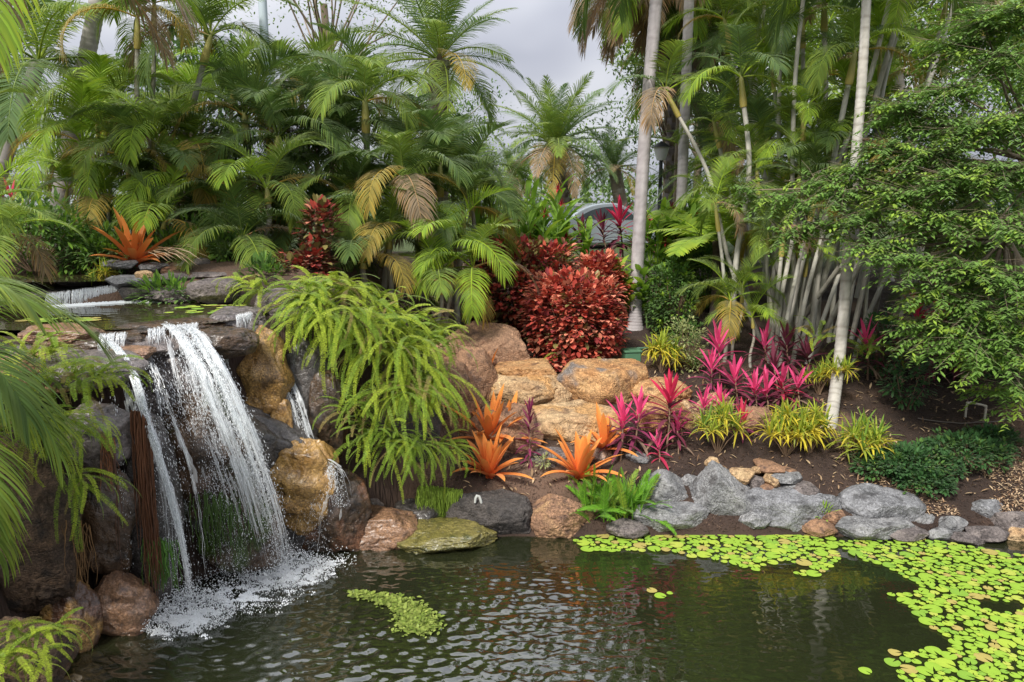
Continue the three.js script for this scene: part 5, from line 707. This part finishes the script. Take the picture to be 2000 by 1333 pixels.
  // splash foam and flying drops
  const foam = (label, c, R, n, streak) => { const b = new MB(); for (let i = 0; i < n; i++) { const q = Math.pow(r(), .9), a = r() * 6.283, x = c[0] + Math.cos(a) * q * R[0], z = c[2] + Math.sin(a) * q * R[1], k = fbm(x * 6, 3, z * 9, 3); if (k + (r() - .5) * .2 < -.12 + q * .5) continue; const s = (.0022 + .0055 * r() * (1.1 - q)), w = [1, 1, 1], t = b.v(x, .012 + s * (1.1 - q), z, w), rg = [0, 1, 2, 3, 4].map(j => b.v(x + Math.cos(j * 1.257 + a) * s * (1.4 + r()), .0, z + Math.sin(j * 1.257 + a) * s * (1 + r() * .6), w)); for (let j = 0; j < 5; j++) b.t(t, rg[(j + 1) % 5], rg[j]); }
    for (let i = 0; i < n * .25; i++) { const a = r() * 6.283, q = Math.sqrt(r()) * .8; drop(b, [c[0] + Math.cos(a) * q * R[0], .03 + .32 * Math.pow(r(), 2.5) * (1 - q), c[2] + Math.sin(a) * q * R[1]], [r() - .5, r(), r() - .5], .012 * (.4 + r()), .0035 + .003 * r()); }
    tag(mesh('foam', b.geo(), M.foam), label, 'foam', null, 'stuff'); };
  foam('white splash foam under the left-hand fall', splash[0], [.52, .44], 12000); foam('white splash foam under the main fall', splash[1], [.58, .42], 13000); foam('thin foam trailing between the two splashes', mix3(splash[0], splash[1], .5), [.75, .5], 5000); foam('faint foam at the foot of the left boulder', [-3.14,-0.02,-6.15], [.35, .16], 700); foam('faint foam right of the main splash', [-1.87,0.07,-7.35], [.4, .2], 700);
  { const b = new MB(), a = [-5.29,2.43,-8.72], c = [-4.60,2.45,-9.20], e = [-4.13,2.46,-9.25]; for (let i = 0; i < 900; i++) { const t = r(), p = t < .75 ? mix3(a, c, t / .75) : mix3(c, e, (t - .75) * 4), x = p[0] + .03 * (r() - .5), z = p[2] + (r() + r() - 1) * .07, s = .008 + .014 * r(), w = [1, 1, 1], q = b.v(x, 2.455 + s, z, w), rg = [0, 1, 2, 3, 4].map(j => b.v(x + Math.cos(j * 1.257) * s * 2, 2.449, z + Math.sin(j * 1.257) * s * 1.4, w)); for (let j = 0; j < 5; j++) b.t(q, rg[(j + 1) % 5], rg[j]); } tag(mesh('foam', b.geo(), M.foam), 'line of foam below the small cascade', 'foam', null, 'stuff'); }
  // hanging roots and algae strings on the face
  const strings = (name, label, cat, pts, n, w, col, rad, len) => { const b = new MB(); for (let i = 0; i < n; i++) { const t = r() * (pts.length - 1.001), k = Math.floor(t), p = mix3(pts[k], pts[k + 1], t - k), L = len * (.5 + r() * .6), P = [], Q = []; let x = p[0] + (r() - .5) * w, z = p[2] + (r() - .5) * w * .8; for (let j = 0; j <= 8; j++) { P.push([x, p[1] - L * j / 8, z]); Q.push(rad * (.5 + r() * .7) * (1 - j / 8 * .6)); x += (r() - .5) * .03; z += (r() - .45) * .025; } const g = .6 + r() * .8; tube(b, P, Q, 4, V(col, g)); } tag(mesh(name, b.geo(), M.root), label, cat, null, 'stuff'); };
  strings('hanging_roots', 'curtain of rusty brown roots hanging beside the left-hand fall', 'roots', [[-3.11,1.93,-6.20], [-3.04,1.80,-6.20]], 90, .1, [.13, .05, .02], .007, 1.5);
  strings('hanging_roots', 'bundle of reddish roots hanging from the left block', 'roots', [[-3.32,1.76,-6.05], [-3.24,1.73,-6.02]], 34, .06, [.22, .09, .04], .005, .45);
  strings('hanging_roots', 'single long root dangling to the water', 'roots', [[-3.23,1.73,-6.00], [-3.23,1.73,-6.00]], 3, .01, [.1, .045, .025], .007, 1.45);
  strings('algae_strings', 'bright green algae strings low behind the left-hand fall', 'algae', [[-3.11,0.80,-6.22], [-2.96,0.73,-6.28]], 70, .12, [.07, .17, .02], .008, .42);
  strings('algae_strings', 'green algae strings at the foot of the main fall', 'algae', [[-2.76,1.07,-6.60], [-2.50,0.81,-6.75]], 70, .25, [.05, .1, .015], .007, .5);
  strings('hanging_roots', 'dry brown thatch hanging under the left palm fronds', 'roots', [[-3.48,1.22,-5.65], [-3.43,1.05,-5.85]], 60, .16, [.16, .085, .03], .005, .5);
  strings('grass_tuft', 'mossy green grass tuft draped beside the charcoal boulder', 'grass', [[-0.97,0.49,-8.22], [-0.64,0.43,-8.25]], 700, .2, [.2, .3, .03], .005, .4);
}
// ---------- litter, mulch and small objects ----------
{
  const r = rng(55), b = new MB(), m2 = new MB();
  for (let i = 0; i < 5200; i++) { const x = lerp(4.0, 6.6, r()), z = lerp(-8.2, -9.3, Math.pow(r(), 1.3)); if (fbm(x * 1.5, 1, z * 1.5, 3) + (x - 4.6) * .12 < -.02) continue; const y = ground(x, z) + .012; if (y < .04) continue; leafOn(b, [x, y, z], [r() - .5, (r() - .3) * .4, r() - .5], .03 + r() * .035, .01 + r() * .009, mix3([.3, .17, .09], [.56, .42, .27], r())); }
  for (let i = 0; i < 1600; i++) { const x = lerp(-.6, 6.8, r()), z = lerp(-8.4, -11.2, r()), y = ground(x, z) + .014; leafOn(b, [x, y, z], [r() - .5, (r() - .3) * .5, r() - .5], .04 + r() * .07, .014 + r() * .016, mix3([.22, .12, .06], [.5, .37, .22], r())); }
  tag(mesh('leaf_litter', b.geo(), M.litter), 'dry tan fallen leaves on the right bank', 'leaf litter', null, 'stuff');
  for (let i = 0; i < 26000; i++) { const x = lerp(-1.2, 7.2, r()), z = lerp(-8.05, -12.5, Math.pow(r(), 1.4)), y = ground(x, z) + .006; if (y < .05) continue; const k = fbm(x, 5, z, 2); blade(m2, [x, y, z], [r() - .5, (r() - .35) * .5, r() - .5], [0, 1, 0], .02 + r() * .05, .005 + r() * .008, 2, 0, 0, oval, mix3([.035, .02, .014], k > .05 ? [.3, .19, .12] : [.14, .08, .05], Math.pow(r(), 1.6)), [.05, .03, .02]); }
  tag(mesh('mulch_chips', m2.geo(), M.litter), 'dark bark mulch chips covering the bank', 'mulch', null, 'stuff');
  // pile of dead fronds
  const d = new MB(), c = [-1.39,2.04,-11.60], y = H(c[0], c[2]); for (let i = 0; i < 420; i++) { const a = r() * 6.28, q = Math.sqrt(r()); leafOn(d, [c[0] + Math.cos(a) * q * .42, y + .05 + (1 - q * q) * .38 * r(), c[2] + Math.sin(a) * q * .3], [Math.cos(a) + r() - .5, .5 - q + (r() - .5) * .6, Math.sin(a) + r() - .5], .2 + r() * .22, .02 + r() * .03, mix3([.14, .09, .075], [.34, .26, .22], r()), 1.2); }
  tag(mesh('dead_frond_heap', d.geo(), M.litter), 'heap of dead brown fronds at the foot of the middle clump', 'dead leaves', null, 'stuff');
  const e = new MB(), f = [-4.62,2.92,-10.00]; for (let i = 0; i < 26; i++) { const a = .2 + r() * 1.2, L = .35 + r() * .35; leafOn(e, [f[0] - .1 + r() * .3, f[1] + .02 + r() * .1, f[2] + r() * .2], [Math.sin(a + .4), .1 + r() * .2, .7 * r()], L, .02, mix3([.42, .28, .16], [.6, .45, .3], r()), .9); } tag(mesh('dry_leaves', e.geo(), M.litter), 'straw coloured dry leaves trailing from the big orange bromeliad', 'dead leaves', null, 'stuff');
}
const paint = (rgb, o = {}) => std(rgb, { vertexColors: false, roughness: .5, ...o });
const metalDark = paint([.03, .035, .04], { roughness: .4 }), white = paint([.75, .76, .78]), glass = paint([.05, .07, .08], { roughness: .08, clearcoat: 1 }), silver = paint([.42, .47, .52], { roughness: .3, metalness: .3, clearcoat: .8 });
{ // green utility box
  const c = [1.75,-11.15], y = H(c[0], c[1]) - .03, g = thing('utility_box', 'green utility box beside the red hedge', 'box', [c[0], y, c[1]]), gm = paint([.07, .17, .09], { roughness: .55 });
  const m = mesh('body', new RoundedBoxGeometry(.24, .36, .22, 3, .015), gm, g); m.position.y = .18; const l = mesh('lid', new RoundedBoxGeometry(.27, .035, .25, 3, .012), gm, g); l.position.y = .378; const p = mesh('base_plinth', new RoundedBoxGeometry(.26, .03, .24, 2, .01), gm, g); p.position.y = .012; g.rotation.y = .15;
  const hb = new MB(); tube(hb, [[.1, .395, -.05], [.35, .4, -.02], [.6, .36, .05], [.8, .2, .1]].map(k => k), [.018, .018, .018, .018], 8, [.05, .12, .07]); mesh('conduit', hb.geo(), M.root, g);
}
{ // white irrigation pipe
  const c = [6.05,-9.82], y = H(c[0], c[1]) - .05, g = thing('irrigation_pipe', 'white plastic pipe bent like a hoop standing in the dark mulch', 'pipe', [c[0], y, c[1]]), pm = paint([.55, .5, .42], { roughness: .45 }), b = new MB(), P = [[-.1, 0, 0], [-.1, .2, 0], [-.085, .235, 0], [-.05, .245, 0], [.06, .225, .03], [.1, .215, .04], [.125, .19, .05], [.125, 0, .05]];
  tube(b, P, P.map(() => .014), 8, [1, 1, 1]); mesh('pipe', b.geo(), pm, g); for (const [x, yy, z] of [[-.09, .235, 0], [.12, .205, .048], [-.02, .24, .01]]) { const m = mesh('elbow', new THREE.SphereGeometry(.021, 12, 8), pm, g); m.position.set(x, yy, z); }
  const h = new MB(), Q = []; for (let i = 0; i <= 16; i++) { const t = i / 16, x = c[0] - .75 + t * 1.6, z = c[1] + .05 + .12 * Math.sin(t * 4); Q.push([x, ground(x, z) + .02, z]); } tube(h, Q, Q.map(() => .009), 6, [.16, .13, .11]); tag(mesh('irrigation_hose', h.geo(), M.root), 'thin grey hose lying on the mulch past the white pipe', 'hose');
}
{ // small spike fixture on the charcoal boulder
  const c = [-0.37,0.36,-8.06], g = thing('garden_spike', 'small pale metal hook standing on the charcoal boulder', 'fixture', c), b = new MB(), P = [[.035, -.06, 0], [.03, .03, 0], [.01, .085, 0], [-.01, .1, 0], [-.03, .07, .01], [-.035, .02, .02]]; tube(b, P, [.014, .016, .017, .017, .015, .012], 8, [.42, .43, .4]); mesh('hook', b.geo(), M.root, g); const m = mesh('foot_plate', new THREE.CylinderGeometry(.035, .045, .02, 14), paint([.4, .4, .38]), g); m.position.set(.035, -.055, 0);
}
{ // parked car, seen between the plants
  const g = thing('parked_car', 'pale silver car parked beyond the hedge', 'car', [3.0, 2.12, -27]); g.rotation.y = .55;
  const sh = new THREE.Shape(); sh.moveTo(-2.1, .25); sh.lineTo(2.1, .25); sh.quadraticCurveTo(2.2, .6, 2.08, .82); sh.lineTo(1.15, .95); sh.quadraticCurveTo(.55, 1.45, -.1, 1.48); sh.quadraticCurveTo(-1.2, 1.5, -1.75, 1.02); sh.lineTo(-2.12, .9); sh.quadraticCurveTo(-2.2, .5, -2.1, .25);
  const eg = new THREE.ExtrudeGeometry(sh, { depth: 1.6, bevelEnabled: true, bevelSize: .06, bevelThickness: .06, bevelSegments: 3, curveSegments: 10 }); eg.translate(0, 0, -.8); mesh('body', eg, silver, g);
  const ws = new THREE.Shape(); ws.moveTo(1.0, .98); ws.quadraticCurveTo(.5, 1.38, -.1, 1.42); ws.quadraticCurveTo(-1.0, 1.42, -1.55, 1.02); for (const s of [-1, 1]) { const w = new THREE.ExtrudeGeometry(ws, { depth: .02, bevelEnabled: false }); const m = mesh('side_window', w, glass, g); m.position.z = s > 0 ? .855 : -.875; }
  const wf = new MB(), W = [1, 1, 1]; wf.q(wf.v(1.2, .99, -.7, W), wf.v(1.2, .99, .7, W), wf.v(.55, 1.4, .62, W), wf.v(.55, 1.4, -.62, W)); mesh('windscreen', wf.geo(), glass, g).position.set(.03, .03, 0); const wr = new MB(); wr.q(wr.v(-1.78, 1.04, .7, W), wr.v(-1.78, 1.04, -.7, W), wr.v(-1.2, 1.4, -.62, W), wr.v(-1.2, 1.4, .62, W)); mesh('rear_window', wr.geo(), glass, g).position.set(-.06, .04, 0);
  for (const x of [-1.3, 1.3]) for (const s of [-1, 1]) { const w = mesh('wheel', new THREE.CylinderGeometry(.31, .31, .2, 22), paint([.02, .02, .02], { roughness: .9 }), g); w.rotation.x = Math.PI / 2; w.position.set(x, .31, s * .8); const k = mesh('rim', new THREE.CylinderGeometry(.19, .19, .02, 16), silver, w); k.position.y = s * .105; }
  for (const s of [-1, 1]) { const l = mesh('headlight', new RoundedBoxGeometry(.06, .12, .3, 3, .02), white, g); l.position.set(2.14, .72, s * .58); const t = mesh('tail_light', new RoundedBoxGeometry(.06, .16, .2, 3, .02), paint([.4, .02, .02]), g); t.position.set(-2.18, .8, s * .62); }
}
function lampPost(label, x, z, h, headY) { const g = thing('lamp_post', label, 'lamp post', [x, H(x, z) - .05, z]); const p = mesh('post', new THREE.CylinderGeometry(.045, .06, h, 14), metalDark, g); p.position.y = h / 2; const f = mesh('base_collar', new THREE.CylinderGeometry(.09, .11, .3, 16), metalDark, g); f.position.y = .15; if (headY) { const l = mesh('lantern', new THREE.CylinderGeometry(.2, .11, .32, 10), white, g); l.position.y = h + .16; const c = mesh('lantern_cap', new THREE.ConeGeometry(.27, .16, 12), metalDark, g); c.position.y = h + .4; } else { const c = mesh('post_cap', new THREE.SphereGeometry(.06, 12, 8), metalDark, g); c.position.y = h; } return g; }
lampPost('black lamp post with white lantern far at the left edge', -15.6, -24, 2.9, 1); lampPost('black post between the two smooth grey trunks', [3.76,3.09,-20.00][0], -20, 2.6, 1);
{ const c = [3.98,3.25,-21.50], g = thing('notice_board', 'small white board behind the black post', 'sign', [c[0], H(c[0], c[2]) - .05, c[2]]), p = mesh('post', new THREE.CylinderGeometry(.03, .03, 1, 8), metalDark, g); p.position.set(0, .5, -.03); const m = mesh('panel', new RoundedBoxGeometry(.5, .75, .03, 2, .01), white, g); m.position.y = 1.15; }
{ const c = [-4.38,6.20,-14.40], y = H(c[0], c[2]) - .1, g = thing('light_pole', 'tall pale blue pole rising behind the middle clump', 'pole', [c[0], y, c[2]]), m = mesh('pole', new THREE.CylinderGeometry(.06, .085, 11, 16), paint([.45, .52, .56], { roughness: .4 }), g); m.position.y = 5.5; const f = mesh('base_flange', new THREE.CylinderGeometry(.16, .16, .05, 16), paint([.4, .45, .48]), g); f.position.y = .12; }
renderer.render(scene, camera);
